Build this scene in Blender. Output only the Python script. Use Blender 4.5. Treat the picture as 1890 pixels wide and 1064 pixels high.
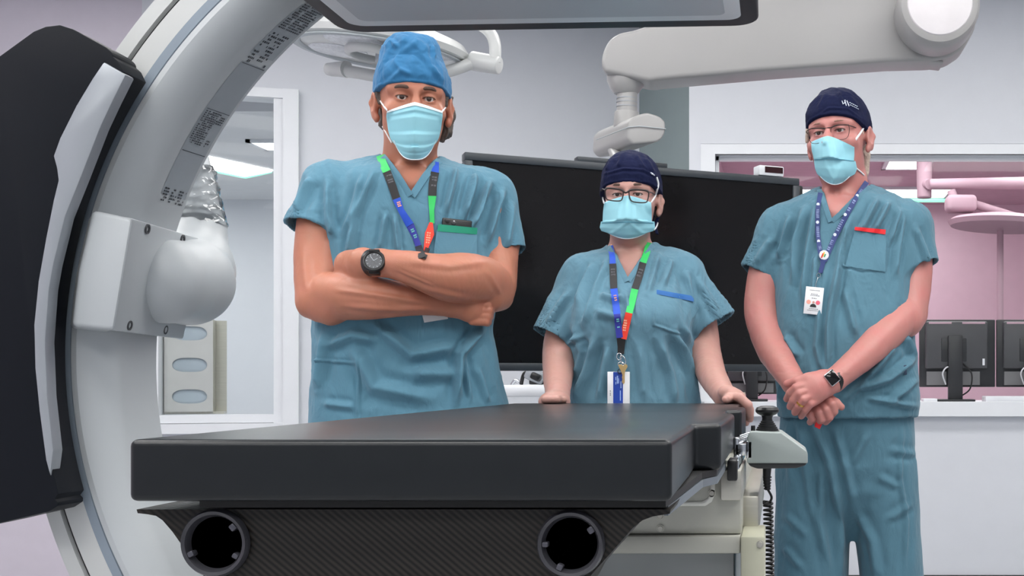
import bpy, bmesh, math, random
import numpy as np
from mathutils import Vector, Matrix
from mathutils.bvhtree import BVHTree
random.seed(4)
for _o in list(bpy.data.objects): bpy.data.objects.remove(_o)
SC = bpy.context.scene
COL = SC.collection
# ------------------------------------------------------------------ camera
FPX, CX, CY, EYE = 2200.0, 1440.0, 700.0, 1.05      # focal length in pixels, principal point, eye height
cam_d = bpy.data.cameras.new('camera'); cam = bpy.data.objects.new('camera', cam_d); COL.objects.link(cam)
cam_d.sensor_width = 36.0; cam_d.sensor_fit = 'HORIZONTAL'
cam_d.lens = 36.0 * FPX / 1890.0
cam_d.shift_x = -(CX - 945.0) / 1890.0
cam_d.shift_y = (CY - 532.0) / 1890.0
cam_d.clip_start = 0.05
cam.location = (0, 0, EYE); cam.rotation_euler = (math.pi / 2, 0, 0)
SC.camera = cam
# ------------------------------------------------------------------ light, exposure
SC.view_settings.view_transform = 'Standard'; SC.view_settings.look = 'None'
SC.view_settings.gamma = 1.0; SC.view_settings.use_curve_mapping = False
SC.view_settings.exposure = 0.15
W = bpy.data.worlds.new('world'); SC.world = W; W.use_nodes = True
W.node_tree.nodes['Background'].inputs[0].default_value = (0.86, 0.9, 1.0, 1)
W.node_tree.nodes['Background'].inputs[1].default_value = 0.42
PANEL = 11.5          # emission of the ceiling panels
NEXT = 11.0           # the same beyond the glass: seen panels, added ones, reflections built there
# ------------------------------------------------------------------ helpers
def P(px, py, d):
    return Vector(((px - CX) * d / FPX, d, EYE + (CY - py) * d / FPX))
def lin(r, g, b):
    f = lambda c: (c / 255 / 12.92) if c / 255 <= 0.04045 else ((c / 255 + 0.055) / 1.055) ** 2.4
    return (f(r), f(g), f(b))
MATS = {}
def mat(name, col, rough=0.5, metal=0.0, spec=0.5, var=0.04, vscale=12.0, bump=0.0, bscale=200.0, emit=0.0, coat=0.0, sss=0.0, col2=None, sheen=0.0, bdetail=3.0, bdist=0.002, stretch=None):
    if name in MATS: return MATS[name]
    m = bpy.data.materials.new(name); m.use_nodes = True; nt = m.node_tree; N = nt.nodes; L = nt.links
    b = N['Principled BSDF']
    b.inputs['Roughness'].default_value = rough; b.inputs['Metallic'].default_value = metal
    b.inputs['Specular IOR Level'].default_value = spec
    if coat: b.inputs['Coat Weight'].default_value = coat; b.inputs['Coat Roughness'].default_value = 0.08
    if sss:
        b.inputs['Subsurface Weight'].default_value = sss; b.inputs['Subsurface Radius'].default_value = (1, .35, .2); b.inputs['Subsurface Scale'].default_value = 0.006
    if sheen: b.inputs['Sheen Weight'].default_value = sheen
    tc = N.new('ShaderNodeTexCoord'); mp = N.new('ShaderNodeMapping')
    if stretch: mp.inputs['Scale'].default_value = stretch
    L.new(tc.outputs['Object'], mp.inputs[0])
    nz = N.new('ShaderNodeTexNoise'); nz.inputs['Scale'].default_value = vscale; nz.inputs['Detail'].default_value = 4
    L.new(mp.outputs[0], nz.inputs['Vector'])
    rp = N.new('ShaderNodeValToRGB')
    c = np.array(col); c2 = np.array(col2) if col2 else c
    rp.color_ramp.elements[0].position = 0.3; rp.color_ramp.elements[1].position = 0.7
    rp.color_ramp.elements[0].color = (*np.clip(c * (1 - var), 0, 1), 1); rp.color_ramp.elements[1].color = (*np.clip(c2 * (1 + var), 0, 1), 1)
    L.new(nz.outputs['Fac'], rp.inputs[0]); L.new(rp.outputs[0], b.inputs['Base Color'])
    if bump:
        n2 = N.new('ShaderNodeTexNoise'); n2.inputs['Scale'].default_value = bscale; n2.inputs['Detail'].default_value = bdetail
        L.new(mp.outputs[0], n2.inputs['Vector'])
        bp = N.new('ShaderNodeBump'); bp.inputs['Strength'].default_value = bump; bp.inputs['Distance'].default_value = bdist
        L.new(n2.outputs['Fac'], bp.inputs['Height']); L.new(bp.outputs[0], b.inputs['Normal'])
    if emit:
        b.inputs['Emission Color'].default_value = (*col, 1); b.inputs['Emission Strength'].default_value = emit
    MATS[name] = m; return m
def glass_mat(name, tint=(1, 1, 1), refl=1.0, ior=1.45):
    if name in MATS: return MATS[name]
    m = bpy.data.materials.new(name); m.use_nodes = True; nt = m.node_tree; N = nt.nodes; L = nt.links
    N.remove(N['Principled BSDF']); out = N['Material Output']
    tr = N.new('ShaderNodeBsdfTransparent'); tr.inputs[0].default_value = (*tint, 1)
    gl = N.new('ShaderNodeBsdfGlossy'); gl.inputs['Roughness'].default_value = 0.02
    fr = N.new('ShaderNodeFresnel'); fr.inputs[0].default_value = ior
    mu = N.new('ShaderNodeMath'); mu.operation = 'MULTIPLY'; mu.inputs[1].default_value = refl
    mx = N.new('ShaderNodeMixShader')
    L.new(fr.outputs[0], mu.inputs[0]); L.new(mu.outputs[0], mx.inputs[0]); L.new(tr.outputs[0], mx.inputs[1]); L.new(gl.outputs[0], mx.inputs[2]); L.new(mx.outputs[0], out.inputs[0])
    MATS[name] = m; return m
def raw_obj(name, V, Fc, m, parent=None, smooth=False):
    me = bpy.data.meshes.new(name)
    V = np.asarray(V, np.float32).reshape(-1, 3)
    if isinstance(Fc, np.ndarray):
        n = len(Fc); k = Fc.shape[1]
        me.vertices.add(len(V)); me.vertices.foreach_set('co', V.ravel())
        me.loops.add(n * k); me.loops.foreach_set('vertex_index', Fc.astype(np.int32).ravel())
        me.polygons.add(n); me.polygons.foreach_set('loop_start', np.arange(0, n * k, k, dtype=np.int32))
        me.update(calc_edges=True); me.validate()
    else:
        me.from_pydata([tuple(map(float, v)) for v in V], [], [list(f) for f in Fc]); me.update()
    if smooth: me.polygons.foreach_set('use_smooth', np.ones(len(me.polygons), bool))
    o = bpy.data.objects.new(name, me); COL.objects.link(o)
    if m: me.materials.append(m)
    if parent is not None:
        o.parent = parent; o.matrix_parent_inverse = parent.matrix_world.inverted() if False else Matrix.Translation(-Vector(parent.location))
    return o
def bm_obj(name, bm, m, parent=None, smooth=True, angle=35):
    bmesh.ops.recalc_face_normals(bm, faces=bm.faces)
    me = bpy.data.meshes.new(name); bm.to_mesh(me); bm.free()
    if smooth:
        me.polygons.foreach_set('use_smooth', np.ones(len(me.polygons), bool)); me.set_sharp_from_angle(angle=math.radians(angle))
    o = bpy.data.objects.new(name, me); COL.objects.link(o); me.materials.append(m)
    if parent is not None:
        o.parent = parent; o.matrix_parent_inverse = Matrix.Translation(-Vector(parent.location))
    return o
def tag(o, label=None, cat=None, group=None, kind=None):
    if label: o['label'] = label
    if cat: o['category'] = cat
    if group: o['group'] = group
    if kind: o['kind'] = kind
    return o
def thing(name, loc, label, cat, group=None):
    o = bpy.data.objects.new(name, None); COL.objects.link(o); o.location = loc; o.empty_display_size = 0.05
    return tag(o, label, cat, group)
def struct(o): o['kind'] = 'structure'; return o
def box(bm, c, s, R=None, bevel=0.0, seg=2):
    r = bmesh.ops.create_cube(bm, size=1.0); vs = r['verts']
    M = Matrix.Translation(Vector(c)) @ (R.to_4x4() if R is not None else Matrix()) @ Matrix.Diagonal((s[0], s[1], s[2], 1))
    bmesh.ops.transform(bm, matrix=M, verts=vs)
    if bevel:
        es = list({e for v in vs for e in v.link_edges})
        bmesh.ops.bevel(bm, geom=es, offset=bevel, segments=seg, profile=0.5, affect='EDGES', clamp_overlap=True)
def box2(bm, a, b, bevel=0.0, seg=2):
    a = Vector(a); b = Vector(b); box(bm, (a + b) / 2, [abs(b[i] - a[i]) for i in range(3)], None, bevel, seg)
def box_obj(name, c, s, m, parent=None, R=None, bevel=0.0, seg=2):
    bm = bmesh.new(); box(bm, c, s, R, bevel, seg); return bm_obj(name, bm, m, parent)
def basis(z, up=Vector((0, 0, 1))):
    z = Vector(z).normalized(); x = up.cross(z)
    if x.length < 1e-4: x = Vector((1, 0, 0)).cross(z)
    x.normalize(); return Matrix((x, z.cross(x), z)).transposed()
def cyl(bm, a, b, ra, rb=None, seg=32, bevel=0.0, caps=True):
    a = Vector(a); b = Vector(b); rb = ra if rb is None else rb
    r = bmesh.ops.create_cone(bm, cap_ends=caps, segments=seg, radius1=ra, radius2=rb, depth=(b - a).length)
    vs = r['verts']
    bmesh.ops.transform(bm, matrix=Matrix.Translation((a + b) / 2) @ basis(b - a).to_4x4(), verts=vs)
    if bevel:
        es = [e for e in {e for v in vs for e in v.link_edges} if any(len(f.verts) > 4 for f in e.link_faces)]
        bmesh.ops.bevel(bm, geom=es, offset=bevel, segments=3, profile=0.5, affect='EDGES')
def smooth_path(pts, n=8, closed=False):
    pts = [Vector(p) for p in pts]; out = []; N = len(pts)
    rng = range(N if closed else N - 1)
    for i in rng:
        g = (lambda j: pts[j % N]) if closed else (lambda j: pts[max(0, min(N - 1, j))])
        p0, p1, p2, p3 = g(i - 1), g(i), g(i + 1), g(i + 2)
        for k in range(n):
            t = k / n
            out.append(0.5 * ((2 * p1) + (p2 - p0) * t + (2 * p0 - 5 * p1 + 4 * p2 - p3) * t * t + (3 * p1 - p0 - 3 * p2 + p3) * t ** 3))
    if not closed: out.append(pts[-1])
    return out
def tube(bm, path, r, seg=12, closed=False, ell=None):
    """r: number or list; ell=(sx,sy) squashes the section"""
    path = [Vector(p) for p in path]; n = len(path); rings = []
    T = []
    for i in range(n):
        a = path[(i - 1) % n] if closed else path[max(0, i - 1)]; b = path[(i + 1) % n] if closed else path[min(n - 1, i + 1)]
        T.append((b - a).normalized())
    u = T[0].orthogonal().normalized()
    for i in range(n):
        u = (u - T[i] * u.dot(T[i])).normalized(); w = T[i].cross(u)
        rr = r[i] if isinstance(r, (list, tuple)) else r
        sx, sy = ell or (1, 1)
        rings.append([bm.verts.new(path[i] + (u * math.cos(2 * math.pi * k / seg) * sx + w * math.sin(2 * math.pi * k / seg) * sy) * rr) for k in range(seg)])
    for i in range(n if closed else n - 1):
        A, B = rings[i], rings[(i + 1) % n]
        for k in range(seg):
            bm.faces.new((A[k], A[(k + 1) % seg], B[(k + 1) % seg], B[k]))
    if not closed:
        bm.faces.new(rings[0][::-1]); bm.faces.new(rings[-1])
def tube_obj(name, path, r, m, parent=None, seg=12, closed=False, ell=None):
    bm = bmesh.new(); tube(bm, path, r, seg, closed, ell); return bm_obj(name, bm, m, parent, angle=50)
def prism(bm, poly, off, bevel=0.0, seg=3, holes=None):
    """poly: planar loop of points; off: extrusion vector"""
    vs = [bm.verts.new(Vector(p)) for p in poly]; f = bm.faces.new(vs)
    r = bmesh.ops.extrude_face_region(bm, geom=[f]); nv = [g for g in r['geom'] if isinstance(g, bmesh.types.BMVert)]
    bmesh.ops.translate(bm, verts=nv, vec=Vector(off))
    if bevel:
        es = list({e for v in vs + nv for e in v.link_edges})
        bmesh.ops.bevel(bm, geom=es, offset=bevel, segments=seg, profile=0.5, affect='EDGES', clamp_overlap=True)
def lathe(bm, prof, o, axis, seg=48, closed=False):
    B = basis(axis); o = Vector(o); rings = []
    for (r, h) in prof:
        rings.append([bm.verts.new(o + B @ Vector((r * math.cos(2 * math.pi * k / seg), r * math.sin(2 * math.pi * k / seg), h))) for k in range(seg)])
    n = len(rings)
    for i in range(n if closed else n - 1):
        A, C = rings[i], rings[(i + 1) % n]
        for k in range(seg): bm.faces.new((A[k], A[(k + 1) % seg], C[(k + 1) % seg], C[k]))
    if not closed:
        if prof[0][0] > 1e-6: bm.faces.new(rings[0])
        if prof[-1][0] > 1e-6: bm.faces.new(rings[-1])
    bmesh.ops.remove_doubles(bm, verts=bm.verts, dist=1e-6)
# ------------------------------------------------------------------ solid fields -> organic meshes
class Field:
    def __init__(s, lo, hi, h):
        s.lo = np.array(lo, float); s.h = h; s.n = np.ceil((np.array(hi, float) - s.lo) / h).astype(int) + 1
        s.D = np.full(s.n, 0.3, np.float32)
    def win(s, lo, hi):
        a = np.clip(np.floor((np.array(lo) - s.lo) / s.h).astype(int), 0, s.n); b = np.clip(np.ceil((np.array(hi) - s.lo) / s.h).astype(int) + 1, 0, s.n)
        if np.any(b <= a): return None
        ax = [(s.lo[i] + s.h * np.arange(a[i], b[i])).astype(np.float32) for i in range(3)]
        return (slice(a[0], b[0]), slice(a[1], b[1]), slice(a[2], b[2])), ax[0][:, None, None], ax[1][None, :, None], ax[2][None, None, :]
    def put(s, fn, lo, hi, k, mode='add'):
        m = k + 4 * s.h; w = s.win(np.array(lo) - m, np.array(hi) + m)
        if w is None: return
        sl, X, Y, Z = w; d = fn(X, Y, Z).astype(np.float32); A = s.D[sl]
        if mode == 'add':
            if k > 0:
                hh = np.clip(0.5 + 0.5 * (A - d) / k, 0, 1); s.D[sl] = A + (d - A) * hh - k * hh * (1 - hh)
            else: s.D[sl] = np.minimum(A, d)
        else:
            d = -d
            if k > 0:
                hh = np.clip(0.5 - 0.5 * (A - d) / k, 0, 1); s.D[sl] = A + (d - A) * hh + k * hh * (1 - hh)
            else: s.D[sl] = np.maximum(A, d)
    def cone(s, a, b, ra, rb, k=0.01, flat=None, mode='add'):
        a = np.array(a, float); b = np.array(b, float); ba = b - a; L2 = float(ba @ ba) + 1e-12; R = max(ra, rb)
        def fn(X, Y, Z):
            px, py, pz = X - a[0], Y - a[1], Z - a[2]
            t = np.clip((px * ba[0] + py * ba[1] + pz * ba[2]) / L2, 0, 1)
            qx, qy, qz = px - t * ba[0], py - t * ba[1], pz - t * ba[2]
            if flat is not None:
                n, sc = flat; g = (qx * n[0] + qy * n[1] + qz * n[2]) * (sc - 1); qx = qx + g * n[0]; qy = qy + g * n[1]; qz = qz + g * n[2]
            return np.sqrt(qx * qx + qy * qy + qz * qz) - (ra + (rb - ra) * t)
        s.put(fn, np.minimum(a, b) - R, np.maximum(a, b) + R, k, mode)
    def chain(s, pts, k=0.012, flat=None):
        for i in range(len(pts) - 1): s.cone(pts[i][0], pts[i + 1][0], pts[i][1], pts[i + 1][1], k, flat)
    def ell(s, c, r, k=0.01, R=None, mode='add'):
        c = np.array(c, float); r = np.array(r, float); R = np.eye(3) if R is None else np.array(R, float); m = r.max()
        def fn(X, Y, Z):
            px, py, pz = X - c[0], Y - c[1], Z - c[2]
            q = [px * R[0, i] + py * R[1, i] + pz * R[2, i] for i in range(3)]
            k0 = np.sqrt((q[0] / r[0]) ** 2 + (q[1] / r[1]) ** 2 + (q[2] / r[2]) ** 2)
            k1 = np.sqrt((q[0] / r[0] ** 2) ** 2 + (q[1] / r[1] ** 2) ** 2 + (q[2] / r[2] ** 2) ** 2) + 1e-9
            return k0 * (k0 - 1) / k1
        s.put(fn, c - m, c + m, k, mode)
    def func(s, fn, lo, hi, k=0.0, mode='add'): s.put(fn, lo, hi, k, mode)
    def mesh(s):
        D = s.D; I = D < 0
        n = np.array(D.shape)
        c = I[:-1, :-1, :-1].astype(np.int8)
        tot = np.zeros(n - 1, np.int8)
        for i in (0, 1):
            for j in (0, 1):
                for k in (0, 1): tot += I[i:n[0] - 1 + i, j:n[1] - 1 + j, k:n[2] - 1 + k]
        act = (tot > 0) & (tot < 8)
        idx = np.argwhere(act); m = len(idx)
        ids = np.full(n - 1, -1, np.int32); ids[act] = np.arange(m)
        acc = np.zeros((m, 3)); cnt = np.zeros(m)
        cs = [(i, j, k) for i in (0, 1) for j in (0, 1) for k in (0, 1)]
        val = {q: D[idx[:, 0] + q[0], idx[:, 1] + q[1], idx[:, 2] + q[2]] for q in cs}
        for q in cs:
            for ax in range(3):
                if q[ax]: continue
                r = list(q); r[ax] = 1; r = tuple(r); a, b = val[q], val[r]
                ok = (a < 0) != (b < 0); t = np.where(ok, a / np.where(ok, a - b, 1), 0)
                p = np.repeat(np.array([q], float), m, 0); p[:, ax] = t
                acc += p * ok[:, None]; cnt += ok
        V = s.lo + (idx + acc / np.maximum(cnt, 1)[:, None]) * s.h
        faces = []
        for ax in range(3):
            sa = [slice(None)] * 3; sb = [slice(None)] * 3; sa[ax] = slice(0, -1); sb[ax] = slice(1, None)
            A, B = I[tuple(sa)], I[tuple(sb)]; E = np.argwhere(A != B)
            o1, o2 = (ax + 1) % 3, (ax + 2) % 3
            ok = (E[:, o1] > 0) & (E[:, o2] > 0) & (E[:, o1] < n[o1] - 1) & (E[:, o2] < n[o2] - 1); E = E[ok]
            def at(d1, d2):
                e = E.copy(); e[:, o1] += d1; e[:, o2] += d2; return ids[e[:, 0], e[:, 1], e[:, 2]]
            q = np.stack([at(-1, -1), at(0, -1), at(0, 0), at(-1, 0)], 1)
            ins = A[E[:, 0], E[:, 1], E[:, 2]]; q[~ins] = q[~ins][:, ::-1]; faces.append(q)
        return V, np.concatenate(faces)
def keep_main(V, F, keep_min=60):
    """drop tiny stray islands"""
    lab = np.arange(len(V))
    for _ in range(400):
        mn = lab[F].min(1); new = lab.copy()
        for c in range(4): np.minimum.at(new, F[:, c], mn)
        new = new[new]
        if np.array_equal(new, lab): break
        lab = new
    u, cnt = np.unique(lab, return_counts=True); big = u[np.argmax(cnt)]
    keep = lab == big; mp = np.cumsum(keep) - 1
    Fk = F[keep[F].all(1)]
    return V[keep], mp[Fk]
def normals(V, F):
    n = np.cross(V[F[:, 2]] - V[F[:, 0]], V[F[:, 3]] - V[F[:, 1]]); N = np.zeros_like(V)
    for c in range(4): np.add.at(N, F[:, c], n)
    return N / (np.linalg.norm(N, axis=1, keepdims=True) + 1e-12)
def relax(V, F, it=1, w=0.5):
    for _ in range(it):
        S = np.zeros_like(V); C = np.zeros(len(V))
        for c in range(4):
            np.add.at(S, F[:, c], V[F[:, (c + 1) % 4]] + V[F[:, (c + 3) % 4]]); np.add.at(C, F[:, c], 2)
        V = V + w * (S / np.maximum(C, 1)[:, None] - V)
    return V
def vnoise(p, seed=0):
    p = np.asarray(p, float); i = np.floor(p).astype(np.int64); f = p - i; f = f * f * (3 - 2 * f)
    def h(a, b, c):
        x = (a * 374761393 + b * 668265263 + c * 2147483647 + seed * 974711) & 0xffffffff
        x = ((x ^ (x >> 13)) * 1274126177) & 0xffffffff
        return ((x ^ (x >> 16)) & 0xffff) / 32767.5 - 1
    r = 0
    for a in (0, 1):
        for b in (0, 1):
            for c in (0, 1):
                w = (f[:, 0] if a else 1 - f[:, 0]) * (f[:, 1] if b else 1 - f[:, 1]) * (f[:, 2] if c else 1 - f[:, 2])
                r = r + w * h(i[:, 0] + a, i[:, 1] + b, i[:, 2] + c)
    return r
def proj(V):
    return CX + FPX * V[:, 0] / V[:, 1], CY - FPX * (V[:, 2] - EYE) / V[:, 1]
def folds(V, N, lines):
    """raise soft ridges along polylines drawn on the front of a garment; lines: (points, height m, width m)"""
    x, y = proj(V); sc = FPX / V[:, 1]; front = np.clip(-N[:, 1] * 1.5 + 0.2, 0, 1); out = np.zeros(len(V))
    for pts, hgt, wid in lines:
        best = np.full(len(V), 1e9); tt = np.zeros(len(V)); n = len(pts) - 1
        for i in range(n):
            a = np.array(pts[i][:2], float); b = np.array(pts[i + 1][:2], float); ba = b - a
            t = np.clip(((x - a[0]) * ba[0] + (y - a[1]) * ba[1]) / (ba @ ba + 1e-9), 0, 1)
            d = np.hypot(x - a[0] - t * ba[0], y - a[1] - t * ba[1]); u = d < best
            best = np.where(u, d, best); tt = np.where(u, (i + t) / n, tt)
        d = best / sc; tap = np.clip(np.minimum(tt, 1 - tt) * 5 + 0.15, 0, 1)
        out += hgt * tap * (np.exp(-(d / wid) ** 2) - 0.45 * np.exp(-((d - 1.6 * wid) / wid) ** 2))
    return out * front
def field_obj(name, F, m, parent, rel=1, disp=None, main=True):
    V, Q = F.mesh()
    if main: V, Q = keep_main(V, Q)
    if rel: V = relax(V, Q, rel)
    if disp is not None:
        N = normals(V, Q); V = V + N * disp(V, N)[:, None]; V = relax(V, Q, 1, 0.3)
    o = raw_obj(name, V, Q, m, parent, smooth=True)
    return o, V, Q
class Surf:
    """ray casts against meshes to lay ribbons, pockets and badges on cloth"""
    def __init__(s, *VQ):
        Vs, Fs, n = [], [], 0
        for V, Q in VQ: Vs.append(V); Fs.append(Q + n); n += len(V)
        s.t = BVHTree.FromPolygons([tuple(v) for v in np.concatenate(Vs)], [tuple(map(int, q)) for q in np.concatenate(Fs)])
    def hit(s, px, py, default=None):
        r = Vector(((px - CX) / FPX, 1, (CY - py) / FPX)).normalized()
        h = s.t.ray_cast(Vector((0, 0, EYE)), r)
        if h[0] is None: return default
        return h[0]
def sheet(bm, grid, thick, out):
    """grid[i][j] points -> slab of given thickness raised along the unit vector out (or function)"""
    n, m = len(grid), len(grid[0])
    A = [[bm.verts.new(p) for p in row] for row in grid]
    B = [[bm.verts.new(p + out * thick) for p in row] for row in grid]
    for i in range(n - 1):
        for j in range(m - 1):
            bm.faces.new((B[i][j], B[i][j + 1], B[i + 1][j + 1], B[i + 1][j])); bm.faces.new((A[i][j], A[i + 1][j], A[i + 1][j + 1], A[i][j + 1]))
    for i in range(n - 1):
        bm.faces.new((A[i][0], B[i][0], B[i + 1][0], A[i + 1][0])); bm.faces.new((A[i][-1], A[i + 1][-1], B[i + 1][-1], B[i][-1]))
    for j in range(m - 1):
        bm.faces.new((A[0][j], A[0][j + 1], B[0][j + 1], B[0][j])); bm.faces.new((A[-1][j], B[-1][j], B[-1][j + 1], A[-1][j + 1]))
def lay(surf, corners, nu, nv, lift):
    """corner pixels (tl,tr,br,bl) -> grid of points resting on a surface, lifted towards the viewer"""
    g = []; tl, tr, br, bl = [np.array(c, float) for c in corners]; last = None
    for j in range(nv + 1):
        row = []; v = j / nv
        for i in range(nu + 1):
            u = i / nu; p = (tl * (1 - u) + tr * u) * (1 - v) + (bl * (1 - u) + br * u) * v
            h = surf.hit(p[0], p[1], None)
            if h is None: h = last if last is not None else Vector((0, 3, 1))
            last = h; row.append(h * 1.0)
        g.append(row)
    # soften so that cloth laid over creases does not copy every one of them
    for _ in range(2):
        g2 = [[p.copy() for p in r] for r in g]
        for j in range(len(g)):
            for i in range(len(g[0])):
                nb = [g[jj][ii] for jj, ii in ((j - 1, i), (j + 1, i), (j, i - 1), (j, i + 1)) if 0 <= jj < len(g) and 0 <= ii < len(g[0])]
                q = sum((Vector(p) for p in nb), Vector()) / len(nb); g2[j][i].y = 0.5 * g[j][i].y + 0.5 * q.y
                sc_ = g2[j][i].y / g[j][i].y; g2[j][i].x = g[j][i].x * sc_; g2[j][i].z = EYE + (g[j][i].z - EYE) * sc_
        g = g2
    for r in g:
        for p in r:
            d = (Vector((0, 0, EYE)) - p).normalized(); p += d * lift
    return g
def ribbon(bm, surf, pts, wpx, lift=0.003, thick=0.0012, n=5):
    """flat strap following pixel points across a surface; pts: (px,py[,width px])"""
    pp = []
    for i in range(len(pts) - 1):
        for k in range(n):
            t = k / n; a, b = pts[i], pts[i + 1]
            pp.append([a[q] * (1 - t) + b[q] * t for q in range(2)] + [(a[2] if len(a) > 2 else wpx) * (1 - t) + (b[2] if len(b) > 2 else wpx) * t])
    pp.append([pts[-1][0], pts[-1][1], pts[-1][2] if len(pts[-1]) > 2 else wpx])
    depth = []; last = None
    for q in pp:
        h = surf.hit(q[0], q[1]); last = h.y if h is not None else last; depth.append(last)
    f0 = next(d for d in depth if d is not None); depth = [f0 if d is None else d for d in depth]
    for _ in range(3):
        depth = [min(depth[i], (depth[max(0, i - 1)] + depth[i] + depth[min(len(depth) - 1, i + 1)]) / 3) for i in range(len(depth))]
    g = []
    for i, q in enumerate(pp):
        a, b = pp[max(0, i - 1)], pp[min(len(pp) - 1, i + 1)]
        t = np.array([b[0] - a[0], b[1] - a[1]]); t = t / (np.linalg.norm(t) + 1e-9); nn = np.array([-t[1], t[0]]) * q[2] / 2
        row = []
        for s in (1, 0, -1):
            p = P(q[0] + nn[0] * s, q[1] + nn[1] * s, depth[i]); p += (Vector((0, 0, EYE)) - p).normalized() * (lift + (0.001 if s == 0 else 0)); row.append(p)
        g.append(row)
    sheet(bm, g, thick, Vector((0, -1, 0)))
# ------------------------------------------------------------------ materials
M_wall = mat('wall_paint', lin(212, 215, 221), 0.6, bump=0.05, bscale=300, var=0.01)
M_mauve = mat('mauve_wall_tone', lin(206, 199, 210), 0.6, var=0.02)  # pinkish grey, apart from the plain wall colour
M_green = mat('grey_green_paint', lin(138, 152, 152), 0.6, var=0.015)
M_white = mat('white_paint', lin(226, 229, 233), 0.4, var=0.01)
M_ceil = mat('ceiling_tile', lin(215, 217, 220), 0.8, var=0.02)
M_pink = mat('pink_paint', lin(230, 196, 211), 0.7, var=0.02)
M_ghost_pink = mat('boom_reflection_pink', lin(168, 140, 152), 0.7, var=0.02)  # pale pink of the reflection in the window, given to the boom
M_floor = mat('grey_vinyl', lin(172, 174, 178), 0.4, var=0.05, vscale=30)
M_boom = mat('warm_white_enamel', lin(166, 165, 164), 0.34, var=0.01)
M_enamel = mat('white_enamel', lin(206, 208, 207), 0.32, var=0.01, coat=0.15)
M_shell = mat('light_grey_shell', lin(188, 193, 196), 0.42, var=0.01, bump=0.02, bscale=900)
M_shell2 = mat('grey_shell', lin(176, 183, 187), 0.45, var=0.015, bump=0.02, bscale=900)
M_strip = mat('blue_grey_strip', lin(140, 152, 164), 0.4, var=0.02)
M_navy_shell = mat('dark_navy_shell', lin(12, 16, 24), 0.5, spec=.2, var=0.05, bump=0.05, bscale=1200)
M_black_rub = mat('black_rubber', lin(15, 18, 23), 0.45, spec=.3, var=0.05)
M_silver = mat('silver_trim', lin(160, 165, 171), 0.4, 0.35, var=0.03)
M_steel = mat('brushed_steel', lin(186, 184, 174), 0.38, 0.75, var=0.04, vscale=6, bump=0.04, bscale=60, stretch=(1, 1, 30))
M_steel2 = mat('painted_steel', lin(178, 178, 168), 0.45, 0.2, var=0.03)
M_chrome = mat('chrome', lin(215, 218, 222), 0.15, 1.0, var=0.02)
M_dark = mat('dark_plastic', lin(40, 42, 45), 0.4, var=0.05)
M_darkgrey = mat('charcoal_plastic', lin(72, 73, 76), 0.5, var=0.05)
M_black = mat('black_plastic', lin(18, 19, 21), 0.35, var=0.05)
M_screen = mat('black_screen', lin(22, 21, 22), 0.15, spec=0.3, var=0.1)
M_bezel = mat('bezel_grey', lin(52, 58, 64), 0.4, var=0.04)
M_leather = mat('black_leather', lin(27, 30, 33), 0.29, spec=0.32, var=0.06, vscale=40, bump=0.04, bscale=700, bdist=0.001)
M_glasspane = glass_mat('window_glass', (0.97, 0.98, 0.98), 0.35)
M_lens = glass_mat('spectacle_lens', (0.97, 0.98, 0.99), 0.8)
M_wrap = glass_mat('plastic_wrap', (0.93, 0.94, 0.95), 1.5)
M_glass_left = glass_mat('left_window_glass', (0.97, 0.98, 0.98), 0.1)
M_ink = mat('printed_ink', lin(62, 66, 72), 0.6)
M_label = mat('label_grey', lin(160, 167, 173), 0.5)
M_panel = mat('light_panel', (1.0, 0.985, 0.96), 0.5, emit=PANEL)
M_panel2 = mat('added_panel_next_room', (0.99, 0.99, 0.96), 0.5, emit=NEXT)  # for added unseen panels and reflections built behind the left glass
M_panel4 = mat('light_panel_pink_room', (0.98, 1.0, 0.98), 0.5, emit=NEXT * .72)
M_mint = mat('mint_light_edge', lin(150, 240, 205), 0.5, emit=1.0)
M_led = mat('lamp_lens', lin(232, 235, 240), 0.25, var=0.12, vscale=90, bump=0.5, bscale=150, bdist=0.004)
M_gold = mat('gold', lin(205, 165, 90), 0.3, 0.9)
M_brass = mat('brass_key', lin(215, 185, 130), 0.35, 0.8)
M_paper = mat('white_card', lin(232, 234, 238), 0.4)
M_red = mat('red_cloth', lin(205, 30, 38), 0.6)
M_green_tape = mat('green_trim_cloth', lin(20, 140, 110), 0.7)
M_blue_tape = mat('blue_trim_cloth', lin(35, 95, 160), 0.7)
M_red_tape = mat('red_trim_cloth', lin(215, 25, 35), 0.7)
def carbon():
    m = bpy.data.materials.new('carbon_fibre'); m.use_nodes = True; nt = m.node_tree; N = nt.nodes; L = nt.links; b = N['Principled BSDF']
    tc = N.new('ShaderNodeTexCoord'); mp = N.new('ShaderNodeMapping'); mp.inputs['Rotation'].default_value = (0, math.radians(-40), 0)
    L.new(tc.outputs['Object'], mp.inputs[0]); wv = N.new('ShaderNodeTexWave'); wv.wave_type = 'BANDS'; wv.bands_direction = 'Z'
    wv.inputs['Scale'].default_value = 62; wv.inputs['Distortion'].default_value = 0.25; wv.inputs['Detail'].default_value = 1
    L.new(mp.outputs[0], wv.inputs[0]); rp = N.new('ShaderNodeValToRGB')
    rp.color_ramp.elements[0].color = (*lin(15, 14, 14), 1); rp.color_ramp.elements[1].color = (*lin(46, 42, 38), 1)
    L.new(wv.outputs['Fac'], rp.inputs[0]); L.new(rp.outputs[0], b.inputs['Base Color']); b.inputs['Roughness'].default_value = 0.42; b.inputs['Specular IOR Level'].default_value = .3
    bp = N.new('ShaderNodeBump'); bp.inputs['Strength'].default_value = 0.25; bp.inputs['Distance'].default_value = 0.001; L.new(wv.outputs['Fac'], bp.inputs['Height']); L.new(bp.outputs[0], b.inputs['Normal'])
    return m
M_carbon = carbon()
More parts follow.
